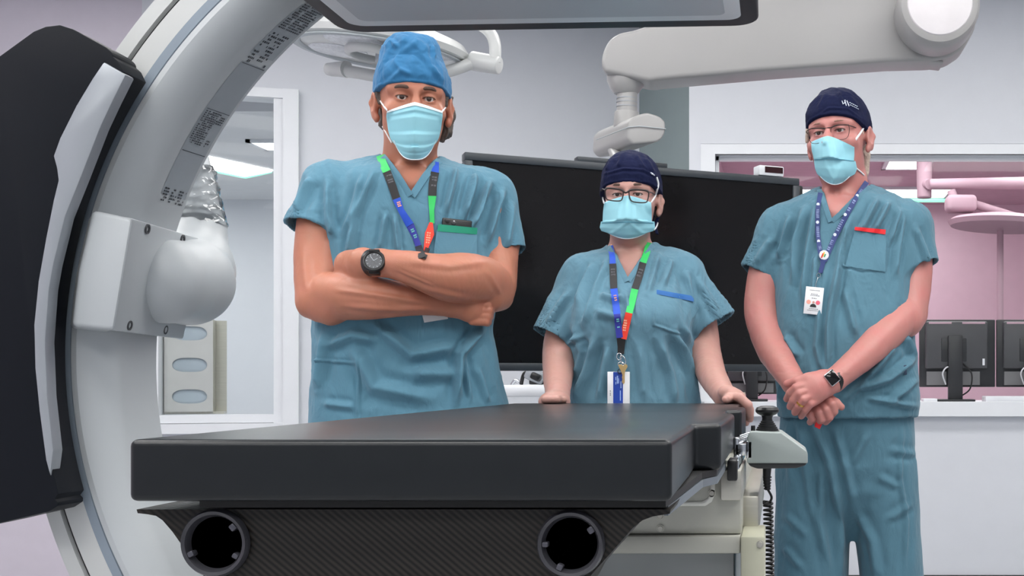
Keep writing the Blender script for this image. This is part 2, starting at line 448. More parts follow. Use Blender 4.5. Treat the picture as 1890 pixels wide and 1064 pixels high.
# ------------------------------------------------------------------ the room
CEIL = 3.0
def bx_struct(name, boxes, m, kind='structure', parent=None):
    bm = bmesh.new()
    for a, b in boxes: box2(bm, a, b)
    o = bm_obj(name, bm, m, parent, smooth=False)
    if parent is None: o['kind'] = kind
    return o
bx_struct('floor', [((-6, -3, -0.1), (6, 11.5, 0))], M_floor)
bx_struct('ceiling', [((-6, -3, CEIL), (6, 6.9, CEIL + 0.1))], M_ceil)
# window wall on the right
wx0, wz0, wz1, wd = -0.319, 0.938, 2.153, 5.85
bx_struct('wall_right', [((-0.447, wd, 0), (6, wd + 0.12, wz0 - 0.02)), ((-0.447, wd, wz1), (6, wd + 0.12, CEIL)), ((-0.447, wd, wz0 - 0.02), (wx0, wd + 0.12, wz1))], M_wall)
bx_struct('baseboard_right', [((-0.447, wd - 0.012, 0), (6, wd, 0.087))], M_dark)
w2 = bx_struct('window_2', [((wx0 - 0.07, wd - 0.012, wz1), (6, wd + 0.02, wz1 + 0.05)), ((wx0 - 0.07, wd - 0.012, wz0), (wx0, wd + 0.02, wz1)),
                            ((wx0, wd + 0.05, wz1 - 0.02), (6, wd + 0.09, wz1)), ((wx0, wd + 0.05, wz0), (wx0 + 0.015, wd + 0.09, wz1))], M_white)
pane = raw_obj('window_pane', [(wx0, wd + 0.06, wz0), (6, wd + 0.06, wz0), (6, wd + 0.06, wz1), (wx0, wd + 0.06, wz1)], [(0, 1, 2, 3)], M_glasspane, w2)
bx_struct('trim_1', [((wx0 - 0.07, wd - 0.015, wz1 + 0.05), (6, wd, wz1 + 0.075))], M_wall)
sill = bx_struct('window_sill', [((wx0 - 0.05, wd - 0.05, wz0 - 0.07), (6, wd + 0.05, wz0))], M_white, parent=w2)
# slanting wall on the left with a glazed opening
LA, LB = Vector((-3.73, 5.7, 0)), Vector((-0.78, 6.6, 0)); LU = (LB - LA).normalized(); LN = Vector((LU.y, -LU.x, 0))
def WL(px, py=None, off=0.0):
    k = (px - CX) / FPX; A = LA + LN * off
    t = (k * A.y - A.x) / (LU.x - k * LU.y); q = A + LU * t
    return Vector((q.x, q.y, 0 if py is None else EYE + (CY - py) * q.y / FPX))
def wl_panel(bm, px0, px1, z0, z1, thick=0.12, off=0.0):
    a, b = WL(px0, None, off), WL(px1, None, off)
    prism(bm, [(a.x, a.y, z0), (b.x, b.y, z0), (b.x, b.y, z1), (a.x, a.y, z1)], -LN * thick)
OX0, OX1 = 262, 551
oz1 = WL(530, 167).z; oz0 = WL(400, 800).z
bm = bmesh.new(); wl_panel(bm, OX1, 1180, 0, CEIL); wl_panel(bm, OX0, OX1, oz1, CEIL); wl_panel(bm, OX0, OX1, 0, oz0)
struct(bm_obj('wall_left', bm, M_wall, smooth=False))
bm = bmesh.new(); wl_panel(bm, -60, OX0, 0, CEIL); struct(bm_obj('wall_mauve', bm, M_mauve, smooth=False))
a = WL(1180); bm = bmesh.new()
prism(bm, [(a.x, a.y, 0), (-0.447, wd + 0.1, 0), (-0.447, wd + 0.1, CEIL), (a.x, a.y, CEIL)], (0.02, 0.12, 0)); struct(bm_obj('wall_recess', bm, M_green, smooth=False))
bx_struct('wall_far_right', [((5.2, -3, 0), (5.3, 5.85, CEIL))], M_wall)
bx_struct('wall_far_left', [((-4.2, -3, 0), (-4.1, 5.8, CEIL))], M_mauve)
# glazed opening: frame, sill, pane
bm = bmesh.new()
def fr(px0, px1, z0, z1, off, th): wl_panel(bm, px0, px1, z0, z1, th, off)
zt = WL(500, 182).z; zb = WL(400, 766).z
fr(OX0, OX1, zt + 0.0, oz1, 0.03, 0.14); fr(522, OX1, oz0, oz1 - 0.001, 0.045, 0.15); fr(505, 522, oz0, oz1 - 0.01, 0.02, 0.12); fr(OX0, OX0 + 30, oz0, oz1 - 0.001, 0.045, 0.15)
w1 = struct(bm_obj('window_1', bm, M_white, smooth=False))
bm = bmesh.new(); wl_panel(bm, OX0, 505, WL(400, 781).z, zb, 0.06, 0.02); bm_obj('window_rail', bm, M_white, w1, smooth=False)
bm = bmesh.new(); wl_panel(bm, OX0, 523, oz0, WL(400, 782).z, 0.14, 0.05); bm_obj('window_sill', bm, M_white, w1, smooth=False)
bm = bmesh.new(); wl_panel(bm, OX0 + 28, 506, zb, zt, 0.006, -0.02); bm_obj('window_pane', bm, M_glass_left, w1, smooth=False)
# rooms beyond
NC = 2.6
bx_struct('wall_next_room', [((-6, 10.3, 0), (-0.62, 10.4, NC + .3)), ((-0.7, 6.78, 0), (-0.62, 10.4, NC + .3)), ((-6, 5.9, 0), (-5.9, 10.4, NC + .3))], M_wall)
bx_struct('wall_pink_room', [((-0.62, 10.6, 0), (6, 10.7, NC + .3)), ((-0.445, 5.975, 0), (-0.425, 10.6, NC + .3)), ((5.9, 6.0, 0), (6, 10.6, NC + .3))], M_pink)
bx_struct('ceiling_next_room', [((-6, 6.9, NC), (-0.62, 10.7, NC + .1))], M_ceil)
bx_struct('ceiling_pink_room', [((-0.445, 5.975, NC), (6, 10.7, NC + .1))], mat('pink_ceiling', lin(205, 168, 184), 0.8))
def ceiling_light(x, y, sx, sy, z, m, label, grp, edge=False):
    t = thing('ceiling_light', (x, y, z), label, 'ceiling light', grp)
    bm = bmesh.new()
    for a, b in (((x - sx / 2, y - sy / 2, z - .02), (x + sx / 2, y - sy / 2 + .03, z)), ((x - sx / 2, y + sy / 2 - .03, z - .02), (x + sx / 2, y + sy / 2, z)),
                 ((x - sx / 2, y - sy / 2, z - .02), (x - sx / 2 + .03, y + sy / 2, z)), ((x + sx / 2 - .03, y - sy / 2, z - .02), (x + sx / 2, y + sy / 2, z))): box2(bm, a, b)
    bm_obj('frame', bm, M_white, t, smooth=False)
    box_obj('diffuser', (x, y, z - .008), (sx - .06, sy - .06, .012), m, t)
    if edge: box_obj('glowing_edge', (x, y + sy / 2 + .06, z - .02), (sx, .12, .03), M_mint, t, bevel=.004)
    return t
for x, y in ((-2.3, 0.2), (-0.9, 0.2), (0.6, 0.2), (-2.3, 1.7), (0.6, 1.9), (1.9, 1.0), (-2.4, 2.9), (1.6, 2.4), (-0.6, -1.6), (-2.2, -1.6), (1.0, -1.6)):
    ceiling_light(x, y, 1.2, 0.6, CEIL, M_panel, 'recessed white light panel in the ceiling above the operating room', 'operating room ceiling panels')
for x, y in ((0.6, 6.9), (2.0, 6.9), (0.6, 7.6), (2.0, 7.7), (3.4, 7.3)): ceiling_light(x, y, 1.2, 0.5, NC, M_panel4, 'added unseen light panel brightening the pink room, above the desk with dark monitors', 'added pink room lights')  # added out of view to brighten the pink room
for x, y in ((-2.3, 7.3), (-1.3, 7.4), (-1.4, 8.6), (-2.4, 8.4), (-2.4, 9.4), (-1.4, 9.4), (-5.2, 8.4), (-5.2, 9.2)): ceiling_light(x, y, 1.0, 0.4, NC, M_panel2, 'added unseen light panel brightening the room behind the left glass', 'added left room lights')  # extra panels placed out of sight to brighten this room
M_panel3 = mat('dim_light_panel', (1.0, 0.985, 0.96), 0.5, emit=PANEL * .62)
ceiling_light(-0.7, 2.7, 1.2, 0.6, CEIL, M_panel3, 'recessed white light panel in the ceiling over the three people', None)
for x in (-2.7, -1.4, -0.1, 1.3, 2.7): ceiling_light(x, 4.4 if x > -1 else 4.7, 1.2, 0.6, CEIL, M_panel3, 'recessed white light panel in the ceiling near the back walls', 'back ceiling panels')
q = P(1610, 354, 9.85); ceiling_light(q.x, 9.85, 1.3, 0.5, NC, M_panel4, 'long white ceiling light with mint edge seen through the window behind the tall man', None, True)
q = P(1660, 300, 8.6); ceiling_light(q.x + .05, 8.45, 0.34, 0.55, NC, M_panel4, 'short bright ceiling panel near the top of the pink room window', None)
def on_ceiling(px, py, z): return P(px, py, (z - EYE) * FPX / (CY - py))
t = thing('ceiling_light', on_ceiling(440, 308, NC), 'slanting reflection of a white ceiling light with mint edge, built as a glowing panel behind the left glass', 'ceiling light')  # glowing panel stands in for a ceiling light reflected in the glass
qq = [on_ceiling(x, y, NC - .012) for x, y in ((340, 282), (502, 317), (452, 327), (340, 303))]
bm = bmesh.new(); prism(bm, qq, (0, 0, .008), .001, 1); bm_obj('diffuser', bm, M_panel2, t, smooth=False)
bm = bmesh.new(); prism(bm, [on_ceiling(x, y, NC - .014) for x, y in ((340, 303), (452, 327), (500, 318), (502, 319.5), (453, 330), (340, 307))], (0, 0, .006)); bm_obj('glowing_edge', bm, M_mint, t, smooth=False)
q = P(500, 264, 7.9); ceiling_light(q.x + .12, 7.85, 0.4, 0.3, NC, M_panel2, 'small bright reflection at the right edge of the left glass, built as a glowing panel', None)  # second reflected patch in the left glass, also built as a lit panel
# ---- glove dispenser standing on the left sill, behind the glass
t = thing('glove_dispenser', WL(357, 766, -0.1), 'steel glove box dispenser with three oval openings behind the left glass', 'glove dispenser')
k = 0.5
def WLo(px, py, off): return WL(px, py, off)
bm = bmesh.new()
p0, p1 = WL(303, 757, -.06), WL(393, 757, -.06); ztop = WL(350, 590, -.06).z; zbot = zb + 0.002
# front plate with three oval holes, built as strips round each opening
def plate_with_ovals():
    bm = bmesh.new(); wv = p1 - p0; wv.z = 0; cells = 3; H = ztop - zbot
    def pt(u, z, o=0.0): return p0 + wv * u + LN * o + Vector((0, 0, z - p0.z))
    n = 32
    for c in range(cells):
        za, zb_ = zbot + H * c / 3, zbot + H * (c + 1) / 3; zm = (za + zb_) / 2 + H * .02
        inner, outer = [], []
        for i in range(n):
            an = 2 * math.pi * i / n; ca, sa = math.cos(an), math.sin(an)
            sx = math.copysign(abs(ca) ** .6, ca); sy = math.copysign(abs(sa) ** 1.0, sa)
            iu, iz = .52 + .36 * sx, zm + H * .075 * sy
            m_ = max(abs(ca), abs(sa)); ou, oz = .5 + .5 * ca / m_, (za + zb_) / 2 + (zb_ - za) / 2 * sa / m_
            inner.append((iu, iz)); outer.append((ou, oz))
        for o, flip in ((0, 0), (-.004, 1)):
            I = [bm.verts.new(pt(u, z, o)) for u, z in inner]; O = [bm.verts.new(pt(u, z, o)) for u, z in outer]
            for i in range(n): bm.faces.new((I[i], I[(i + 1) % n], O[(i + 1) % n], O[i]))
            if not flip: I0, O0 = I, O
        for i in range(n):
            bm.faces.new((I0[i], I[i], I[(i + 1) % n], I0[(i + 1) % n]))
    return bm
bm_obj('front_plate', plate_with_ovals(), mat('satin_steel', lin(196, 196, 194), .45, .4), t, smooth=False)
bm = bmesh.new(); a0, a1 = p0 - LN * .006, p1 - LN * .006
prism(bm, [(a0.x, a0.y, zbot), (a0.x, a0.y, ztop), (a0.x - LN.x * .1, a0.y - LN.y * .1, ztop), (a0.x - LN.x * .1, a0.y - LN.y * .1, zbot)], LU * .004)
prism(bm, [(a1.x, a1.y, zbot), (a1.x, a1.y, ztop), (a1.x - LN.x * .1, a1.y - LN.y * .1, ztop), (a1.x - LN.x * .1, a1.y - LN.y * .1, zbot)], -LU * .004)
bm_obj('side_plate', bm, M_steel, t, smooth=False)
bm = bmesh.new(); c0, c1 = p0 - LN * .1, p1 - LN * .1 + LU * .05
prism(bm, [(c0.x, c0.y, zbot), (c1.x, c1.y, zbot), (c1.x, c1.y, ztop), (c0.x, c0.y, ztop)], -LN * .004); bm_obj('back_plate', bm, M_steel, t, smooth=False)
bm = bmesh.new(); prism(bm, [p0 + Vector((0, 0, zbot - p0.z)), p1 + LU * .05 + Vector((0, 0, zbot - p1.z)), c1 + Vector((0, 0, zbot - c1.z)), c0 + Vector((0, 0, zbot - c0.z))], (0, 0, .012)); bm_obj('bottom_tray', bm, M_steel, t, smooth=False)
H3 = (ztop - zbot) / 3
for i in range(3):
    bm = bmesh.new(); a = p0 + LU * .012 - LN * .012; b = p1 - LU * .012 - LN * .012; z = zbot + .014 + H3 * i
    prism(bm, [(a.x, a.y, z), (b.x, b.y, z), (b.x, b.y, z + H3 * .9), (a.x, a.y, z + H3 * .9)], -LN * .08, .004)
    o = bm_obj('glove_box', bm, mat('pale_blue_card', lin(172, 184, 194), .6)); 
    tag(o, ['pale glove box in the lowest bay of the steel dispenser', 'pale glove box in the middle bay of the steel dispenser', 'pale glove box in the top bay of the steel dispenser'][i], 'glove box', 'glove boxes in the dispenser')
# ---- through the window: desk, monitors, tray, boom reflection built as solid parts
bx = bmesh.new(); box2(bx, (-0.25, 5.99, 0.88), (3.5, 6.75, 0.93)); box2(bx, (-0.2, 6.6, 0), (3.4, 6.65, 0.88)); box2(bx, (-0.2, 6.05, 0), (-.15, 6.6, .88)); box2(bx, (3.35, 6.05, 0), (3.4, 6.6, .88))
tag(bm_obj('desk', bx, M_white, smooth=False), 'white desk running along the far side of the window', 'desk')
def back_monitor(px0, px1, pys, d, label):
    a, b = P(px0, pys[0], d), P(px1, pys[1], d); cx = (a.x + b.x) / 2; w = b.x - a.x; zt, zb_ = a.z, b.z; h = zt - zb_
    t = thing('desktop_monitor', (cx, d + .05, .93), label, 'monitor', 'monitors on the desk behind the window')
    box_obj('bezel', (cx, d + .035, (zt + zb_) / 2), (w, .03, h), M_dark, t, bevel=.004)
    box_obj('rear_cover', (cx - .02 * w, d + .005, (zt + zb_) / 2 + .12 * h), (w * .82, .05, h * .70), M_darkgrey, t, bevel=.012)
    for s in (-.24, .2): box_obj('vent_slot', (cx + s * w, d - .0215, zt - .055 * h), (w * .3, .003, h * .028), mat('pink_slot', lin(190, 160, 172), .5), t)
    box_obj('mount_plate', (cx - .06 * w, d - .022, (zt + zb_) / 2 + .05 * h), (w * .33, .008, h * .34), M_dark, t, bevel=.003)
    bm = bmesh.new(); box(bm, (cx - .05 * w, d - .04, (zt + .93) / 2 - .12 * h), (w * .19, .03, (zt - .93) - .24 * h + .0), bevel=.006); bm_obj('stand_neck', bm, M_dark, t)
    box_obj('stand_foot', (cx - .05 * w, d - .0, .937), (w * .5, .16, .012), M_dark, t, bevel=.004)
    for s in (-.28, .16): box_obj('port_strip', (cx + s * w, d + .012, zb_ + .13 * h), (w * .26, .02, h * .2), mat('port_grey', lin(120, 120, 122), .5), t)
    box_obj('sticker', (cx + .33 * w, d - .021, (zt + zb_) / 2 - .13 * h), (.012, .003, .035), M_paper, t)
    c = [P(px0 + .43 * (px1 - px0), 683, d - .03), P(px0 + .36 * (px1 - px0), 678, d - .05), P(px0 + .30 * (px1 - px0), 690, d - .04), P(px0 + .34 * (px1 - px0), 710, d - .02)]
    tube_obj('white_cable', smooth_path(c), .004, M_paper, t, 8)
    c = [P(px0 + .57 * (px1 - px0), 672, d - .02), P(px0 + .68 * (px1 - px0), 690, d - .05), P(px0 + .66 * (px1 - px0), 718, d - .05), P(px0 + .55 * (px1 - px0), 731, d - .03)]
    tube_obj('black_cable', smooth_path(c), .004, M_black, t, 8)
back_monitor(1698, 1838, (590, 715), 6.3, 'dark monitor seen from behind through the window, beside the tall man')
back_monitor(1841, 1985, (590, 715), 6.3, 'dark monitor seen from behind, cut by the photo edge')
back_monitor(1336, 1452, (640, 728), 6.35, 'dark monitor behind the window, half hidden by the big screen')
box_obj0 = box_obj('document_tray', P(1870, 734, 6.08) + Vector((0.03, 0, -.003)), (.36, .12, .032), M_paper, None, bevel=.004)
box_obj0.location.z += (0.93 + .016) - box_obj0.location.z - (P(1870, 734, 6.08).z - .003) if False else 0
tag(box_obj0, 'flat white paper tray on the desk under the dark monitors', 'tray')
def on_desk(o):
    zmin = min((o.matrix_world @ Vector(c)).z for c in o.bound_box); o.location.z += 0.9305 - zmin
bpy.context.view_layer.update(); on_desk(box_obj0)
o = box_obj('storage_box', P(1362, 731, 6.12), (.075, .08, .05), mat('beige_card', lin(196, 180, 160), .6), None, bevel=.003); bpy.context.view_layer.update(); on_desk(o); tag(o, 'small beige box on the desk under the corner of the big screen', 'box')
o = box_obj('paper_stack', P(1715, 733, 6.07), (.07, .1, .02), M_paper, None, bevel=.002); bpy.context.view_layer.update(); on_desk(o); tag(o, 'low stack of white paper beside the monitor stand', 'paper')
def reflected_boom():  # solid stand-in for a boom reflected in the window glass
    d = 8.0; base = P(1706, 290, d)
    t = thing('boom_reflection', (base.x, d, NC), 'pale reflection of a surgical lamp boom in the window, built solid in the pink room', 'boom')
    m = M_ghost_pink
    bm = bmesh.new(); cyl(bm, (base.x, d, NC), P(1706, 366, d), .055, .05, 24, .01); bm_obj('column', bm, m, t)
    a, b = P(1716, 340, d - .07), P(1960, 338, d - .2); bm = bmesh.new(); cyl(bm, a, b, .035, .045, 20, .01); bm_obj('upper_arm', bm, m, t)
    bm = bmesh.new(); cyl(bm, P(1706, 340, d), a, .04, .035, 20); bm_obj('joint', bm, m, t)
    c = P(1850, 412, d - .1)
    bm = bmesh.new(); box(bm, P(1773, 377, d - .1), (.2, .16, .11), bevel=.03, seg=3); bm_obj('spring_housing', bm, m, t)
    bm = bmesh.new(); tube(bm, [P(1756, 352, d - .09), P(1762, 370, d - .1)], .03, 14); bm_obj('link', bm, m, t)
    bm = bmesh.new(); tube(bm, [P(1790, 375, d - .1), P(1905, 408, d - .12)], [.03, .02], 14); bm_obj('lower_arm', bm, m, t)
    bm = bmesh.new(); lathe(bm, [(0, .05), (.2, .045), (.33, .02), (.36, 0), (.34, -.03), (0, -.035)], P(1850, 412, d - .1), (0.05, 0, 1), 48); bm_obj('lamp_head', bm, m, t)
    bm = bmesh.new(); tube(bm, [P(1846, 425, d - .1), P(1846, 600, d - .1)], .022, 14); bm_obj('handle_pole', bm, m, t)
reflected_boom()
d = 8.6; c = P(1556, 333, d)
# ------------------------------------------------------------------ big screen on its ceiling boom
TL, TR, BL, BR = P(855, 278, 3.6), P(1470, 336, 4.08), P(855, 681, 3.6), P(1470, 690, 4.08)
t = thing('wall_monitor', ((BL + BR) / 2), 'large black flat monitor hanging behind the woman from a white boom', 'monitor')
sx = (TR - TL); sx.z = 0; ux = sx.normalized(); uy = Vector((-ux.y, ux.x, 0)); ww = sx.length; hh = (TL.z - BL.z + TR.z - BR.z) / 2
mc = (TL + TR + BL + BR) / 4; MR = Matrix((ux, uy, Vector((0, 0, 1)))).transposed()
mo = lambda x, y, z: mc + MR @ Vector((x, y, z))
BZ = .024
bm = bmesh.new()
for c, s in (((0, 0, hh / 2 - BZ / 2), (ww, .05, BZ)), ((0, 0, -hh / 2 + BZ / 2), (ww, .05, BZ)), ((-ww / 2 + BZ / 2, 0, 0), (BZ, .05, hh - 2 * BZ)), ((ww / 2 - BZ / 2, 0, 0), (BZ, .05, hh - 2 * BZ))):
    box(bm, mo(*c), s, MR, .003)
bm_obj('bezel', bm, M_bezel, t)
box_obj('screen', mo(0, -.015, 0), (ww - 2 * BZ + .004, .006, hh - 2 * BZ + .004), M_screen, t, MR)
box_obj('rear_cover', mo(0, .045, 0), (ww - .02, .06, hh - .02), M_dark, t, MR, .015)
box_obj('top_bar', mo(-.06, .01, hh / 2 + .009), (.30, .04, .017), M_bezel, t, MR, .003)
box_obj('side_module', mo(ww / 2 + .016, .03, hh / 2 - .06), (.026, .05, .085), M_black, t, MR, .006)
t = thing('infrared_receiver', P(1417, 330, 4.02), 'small pale box with dark window on top of the big screen', 'receiver')
rc = mo(ww / 2 - .105, .0, hh / 2 + .0185)
box_obj('housing', rc, (.092, .05, .034), M_white, t, MR, .004); box_obj('dark_window', rc + MR @ Vector((.008, -.0255, .003)), (.066, .003, .02), mat('dark_red_window', lin(45, 12, 18), .2), t, MR)
# boom
JD = 3.86
t = thing('monitor_boom', P(1735, 5, 3.8) + Vector((0, 0, .8)), 'large white jointed boom arm above the big screen', 'boom arm')
prof = [(1112, 132), (1109, 112), (1113, 92), (1124, 72), (1142, 60), (1168, 55), (1400, -18), (1640, -82), (1700, -92), (1760, -72), (1800, -25), (1806, 20), (1799, 55), (1780, 88), (1752, 106), (1720, 111), (1640, 113), (1420, 129), (1215, 147), (1198, 150)]
bm = bmesh.new(); prism(bm, [P(x, y, 3.83) for x, y in prof], (0, .14, 0), .035, 5)
bmesh.ops.triangulate(bm, faces=[f for f in bm.faces if len(f.verts) > 4]); bm_obj('arm', bm, M_boom, t, angle=60)
kc = P(1735, 5, 3.66); bm = bmesh.new()
lathe(bm, [(0, .0), (.105, .0), (.118, -.006), (.126, -.02), (.128, -.06), (.128, -.14), (.122, -.16), (0, -.16)], kc, (0.0, -1, 0), 64); bm_obj('knuckle', bm, M_boom, t)
bm = bmesh.new(); lathe(bm, [(0, .012), (.07, .010), (.098, .004), (.103, -.004), (0, -.006)], kc, (0, -1, 0), 64); bm_obj('knuckle_cap', bm, mat('bright_cap', lin(226, 222, 224), .3), t)
bm = bmesh.new(); cyl(bm, kc + Vector((0, .1, .05)), (kc.x, kc.y + .1, CEIL), .1, .1, 40); bm_obj('ceiling_column', bm, M_boom, t)
bm = bmesh.new(); box(bm, P(1690, 116, 3.9), (.17, .1, .010), Matrix.Rotation(math.radians(7), 3, 'Y'), .008); bm_obj('service_cover', bm, M_boom, t)
bm = bmesh.new(); j = P(1155, 148, 3.9)
lathe(bm, [(0, .02), (.064, .02), (.060, -.012), (.046, -.036), (.034, -.048), (0, -.048)], j, (0.1, 0, 1), 40); bm_obj('swivel_bowl', bm, M_boom, t)
j2 = P(1158, 166, 3.9); j3 = P(1157, 222, 3.9); bm = bmesh.new()
cyl(bm, j2 + Vector((0, 0, .02)), j3, .0335, .0335, 32); cyl(bm, P(1157, 207, 3.9), P(1157, 236, 3.9), .04, .044, 32, .003); bm_obj('neck', bm, M_boom, t)
for y in (182, 189, 197):
    bm = bmesh.new(); cyl(bm, P(1157, y, 3.9), P(1157, y + 1.6, 3.9), .0345, .0345, 32); bm_obj('seam_ring', bm, M_silver, t)
fa = [(1160, 224), (1172, 214), (1195, 207), (1218, 214), (1229, 224), (1229, 244), (1222, 257), (1212, 263), (1168, 267), (1158, 255)]
off = P(1119, 264, 4.02) - P(1186, 238, 3.78)
bm = bmesh.new(); prism(bm, [P(x, y, 3.78) for x, y in fa], off, .022, 4); bm_obj('tilt_joint', bm, M_boom, t, angle=60)
tube_obj('joint_seam', [P(1101, 258, 3.9), P(1160, 235, 3.776), P(1180, 233, 3.776), P(1229, 238, 3.776)], .0016, M_shell2, t, 6)
bm = bmesh.new(); cyl(bm, P(1128, 264, 3.98), mo(-.06, .03, hh / 2 + .01), .02, .02, 24); bm_obj('screen_bracket', bm, M_boom, t)
# ------------------------------------------------------------------ operating lamp
LD = 4.2; lc = P(703, 84, LD); ax = Vector((0.10, -0.04, 1)).normalized()
t = thing('surgical_lamp', (lc.x, lc.y, CEIL), 'white round surgical lamp hanging behind the man with crossed arms', 'surgical lamp')
bm = bmesh.new(); lathe(bm, [(0, .09), (.08, .085), (.2, .06), (.285, .03), (.308, .0), (.300, -.02), (.285, -.026), (.0, -.02)], lc, ax, 64); bm_obj('lamp_head', bm, M_enamel, t)
BX = basis(ax)
for an in (100, 190, 280, 10):
    bm = bmesh.new(); c = lc + BX @ Vector((.165 * math.cos(math.radians(an)), .165 * math.sin(math.radians(an)), -.026)); lathe(bm, [(0, -.006), (.092, -.005), (.1, 0), (.1, .008), (0, .008)], c, ax, 32)
    bm_obj('lens_panel', bm, M_led, t)
bm = bmesh.new(); lathe(bm, [(.285, -.024), (.292, -.032), (.27, -.034), (.262, -.026)], lc, ax, 64, True); bm_obj('rim_ring', bm, M_shell2, t)
hc = P(690, 100, LD - .12)
bm = bmesh.new(); rp = [hc + Vector((.085 * math.cos(a), .085 * math.sin(a), -.008 * math.cos(a))) for a in np.linspace(0, 2 * math.pi, 40, False)]; tube(bm, rp, .016, 12, True, (1, .7)); bm_obj('handle_ring', bm, M_enamel, t)
bm = bmesh.new(); cyl(bm, hc + Vector((.04, .0, .08)), hc + Vector((.04, 0, -.03)), .03, .034, 28, .006); bm_obj('centre_handle', bm, M_shell2, t)
bm = bmesh.new(); cyl(bm, P(701, 60, LD - .12), P(701, 84, LD - .12), .022, .025, 24); bm_obj('dark_grip', bm, mat('plum_plastic', lin(78, 42, 54), .4), t)
pa = smooth_path([P(612, 130, 4.25), P(650, 133, 4.22), P(700, 141, 4.2), P(760, 143, 4.18), P(825, 132, 4.18), P(862, 120, 4.2), P(878, 112, 4.22)], 6)
tube_obj('yoke_arm', pa, .021, M_enamel, t, 18)
bm = bmesh.new(); cyl(bm, P(870, 112, 4.22), P(922, 121, 4.2), .034, .032, 28, .006); bm_obj('yoke_joint', bm, M_enamel, t)
bm = bmesh.new(); tube(bm, [P(606, 128, 4.26), P(640, 128, 4.22)], [.022, .03], 18); bm_obj('yoke_end', bm, M_enamel, t)
tube_obj('side_loop', smooth_path([P(913, 115, 4.2), P(914, 88, 4.2), P(908, 66, 4.21), P(890, 48, 4.22), P(850, 30, 4.24), P(800, 24, 4.3), P(lc.x * 0 + 730, 20, 4.3)], 8), .021, M_enamel, t, 18)
bm = bmesh.new(); cyl(bm, (lc.x, lc.y + .05, lc.z + .05), (lc.x, lc.y + .05, CEIL), .035, .05, 28); bm_obj('ceiling_stem', bm, M_enamel, t)
# ------------------------------------------------------------------ equipment cart behind the woman
cd = 5.0; a = P(930, 712, cd); b = P(1035, 745, cd)
t = thing('equipment_cart', ((a.x + b.x) / 2, cd + .2, 0), 'white equipment cart behind the table between the first man and the woman', 'cart')
box_obj('cabinet', ((a.x + b.x) / 2, cd + .2, .49), (b.x - a.x, .4, .9), M_white, t, bevel=.015)
box_obj('work_top', ((a.x + b.x) / 2, cd + .2, 1.0), (b.x - a.x + .03, .44, .05), M_white, t, bevel=.015)
for sx_ in (0.1, .9):
    for yy in (.06, .34):
        bm = bmesh.new(); cyl(bm, (a.x + (b.x - a.x) * sx_, cd + yy, 0), (a.x + (b.x - a.x) * sx_, cd + yy, .05), .025, .025, 12); bm_obj('caster', bm, M_dark, t)
t = thing('probe_holder', (P(985, 700, cd).x, cd + .1, 1.025), 'small black and grey clamp lying on the white cart', 'clamp')
box_obj('grey_body', P(988, 694, cd + .08), (.085, .05, .055), M_silver, t, Matrix.Rotation(math.radians(25), 3, 'Y'), .012); box_obj('black_insert', P(989, 696, cd + .045), (.045, .03, .03), M_black, t, Matrix.Rotation(math.radians(25), 3, 'Y'), .008)
tube_obj('jaw', smooth_path([P(962, 710, cd + .08), P(968, 690, cd + .07), P(985, 686, cd + .08)]), .008, M_black, t, 10); box_obj('foot', (P(985, 709, cd).x, cd + .1, 1.0415), (.07, .06, .03), M_dark, t, bevel=.005)
for i, (px, lab) in enumerate(((952, 'bent silver connector beside the man in crossed arms on the white cart'), (1004, 'short silver connector on the white cart beside the woman'))):
    o = tube_obj('connector', smooth_path([P(px - 8, 711, cd + .12), P(px, 702, cd + .12), P(px + 9, 711, cd + .12)]), .007, M_chrome, None, 8); tag(o, lab, 'connector')
# ------------------------------------------------------------------ C-arm
D0, DEP = 1.5, 0.12
C0 = P(1041, 655, D0); C1 = P(1109, 672, D0 + DEP); S0 = FPX / D0; RB = 817 * (D0 + DEP) / FPX
def ringpt(R, off, th):
    w = off / DEP; c = C0.lerp(C1, w)
    return Vector((c.x + R * math.cos(th), D0 + off, c.z + R * math.sin(th)))
TH = np.radians(np.linspace(78, 300, 150))
carm = thing('c_arm_scanner', (-1.3, 1.5, 0), 'large white C-shaped X-ray arm curving round the left end of the operating table', 'x-ray machine')
def sweep(name, prof, m, th=TH, closed=True, parent=None):
    bm = bmesh.new(); n = len(prof)
    rings = [[bm.verts.new(ringpt(R / S0, off, a)) for R, off in prof] for a in th]
    for i in range(len(th) - 1):
        for k in range(n if closed else n - 1): bm.faces.new((rings[i][k], rings[i][(k + 1) % n], rings[i + 1][(k + 1) % n], rings[i + 1][k]))
    if closed: bm.faces.new(rings[0]); bm.faces.new(rings[-1][::-1])
    return bm_obj(name, bm, m, parent or carm, angle=28)
RBp = RB * S0
sweep('c_arc', [(909, .0), (905, -.004), (893, -.006), (880, -.003), (869, .005), (860, .014), (855, .024), (854.5, .032), (854 + (RBp - 854) * .985, .116), (RBp + 8, .12), (905, .12)], M_shell)
sweep('inner_strip', [(927, -.001), (911, -.001), (908, .006), (908, .1), (927, .1)], M_strip)
sweep('track_face', [(965, 0), (927.5, 0), (927.5, .1), (965, .1)], M_enamel)
sweep('track_groove', [(974, .006), (965, .006), (965, .05), (974, .05)], M_dark)
sweep('outer_rail', [(1004, .004), (1000, 0), (974.5, 0), (974.5, .11), (1004, .11)], M_enamel)
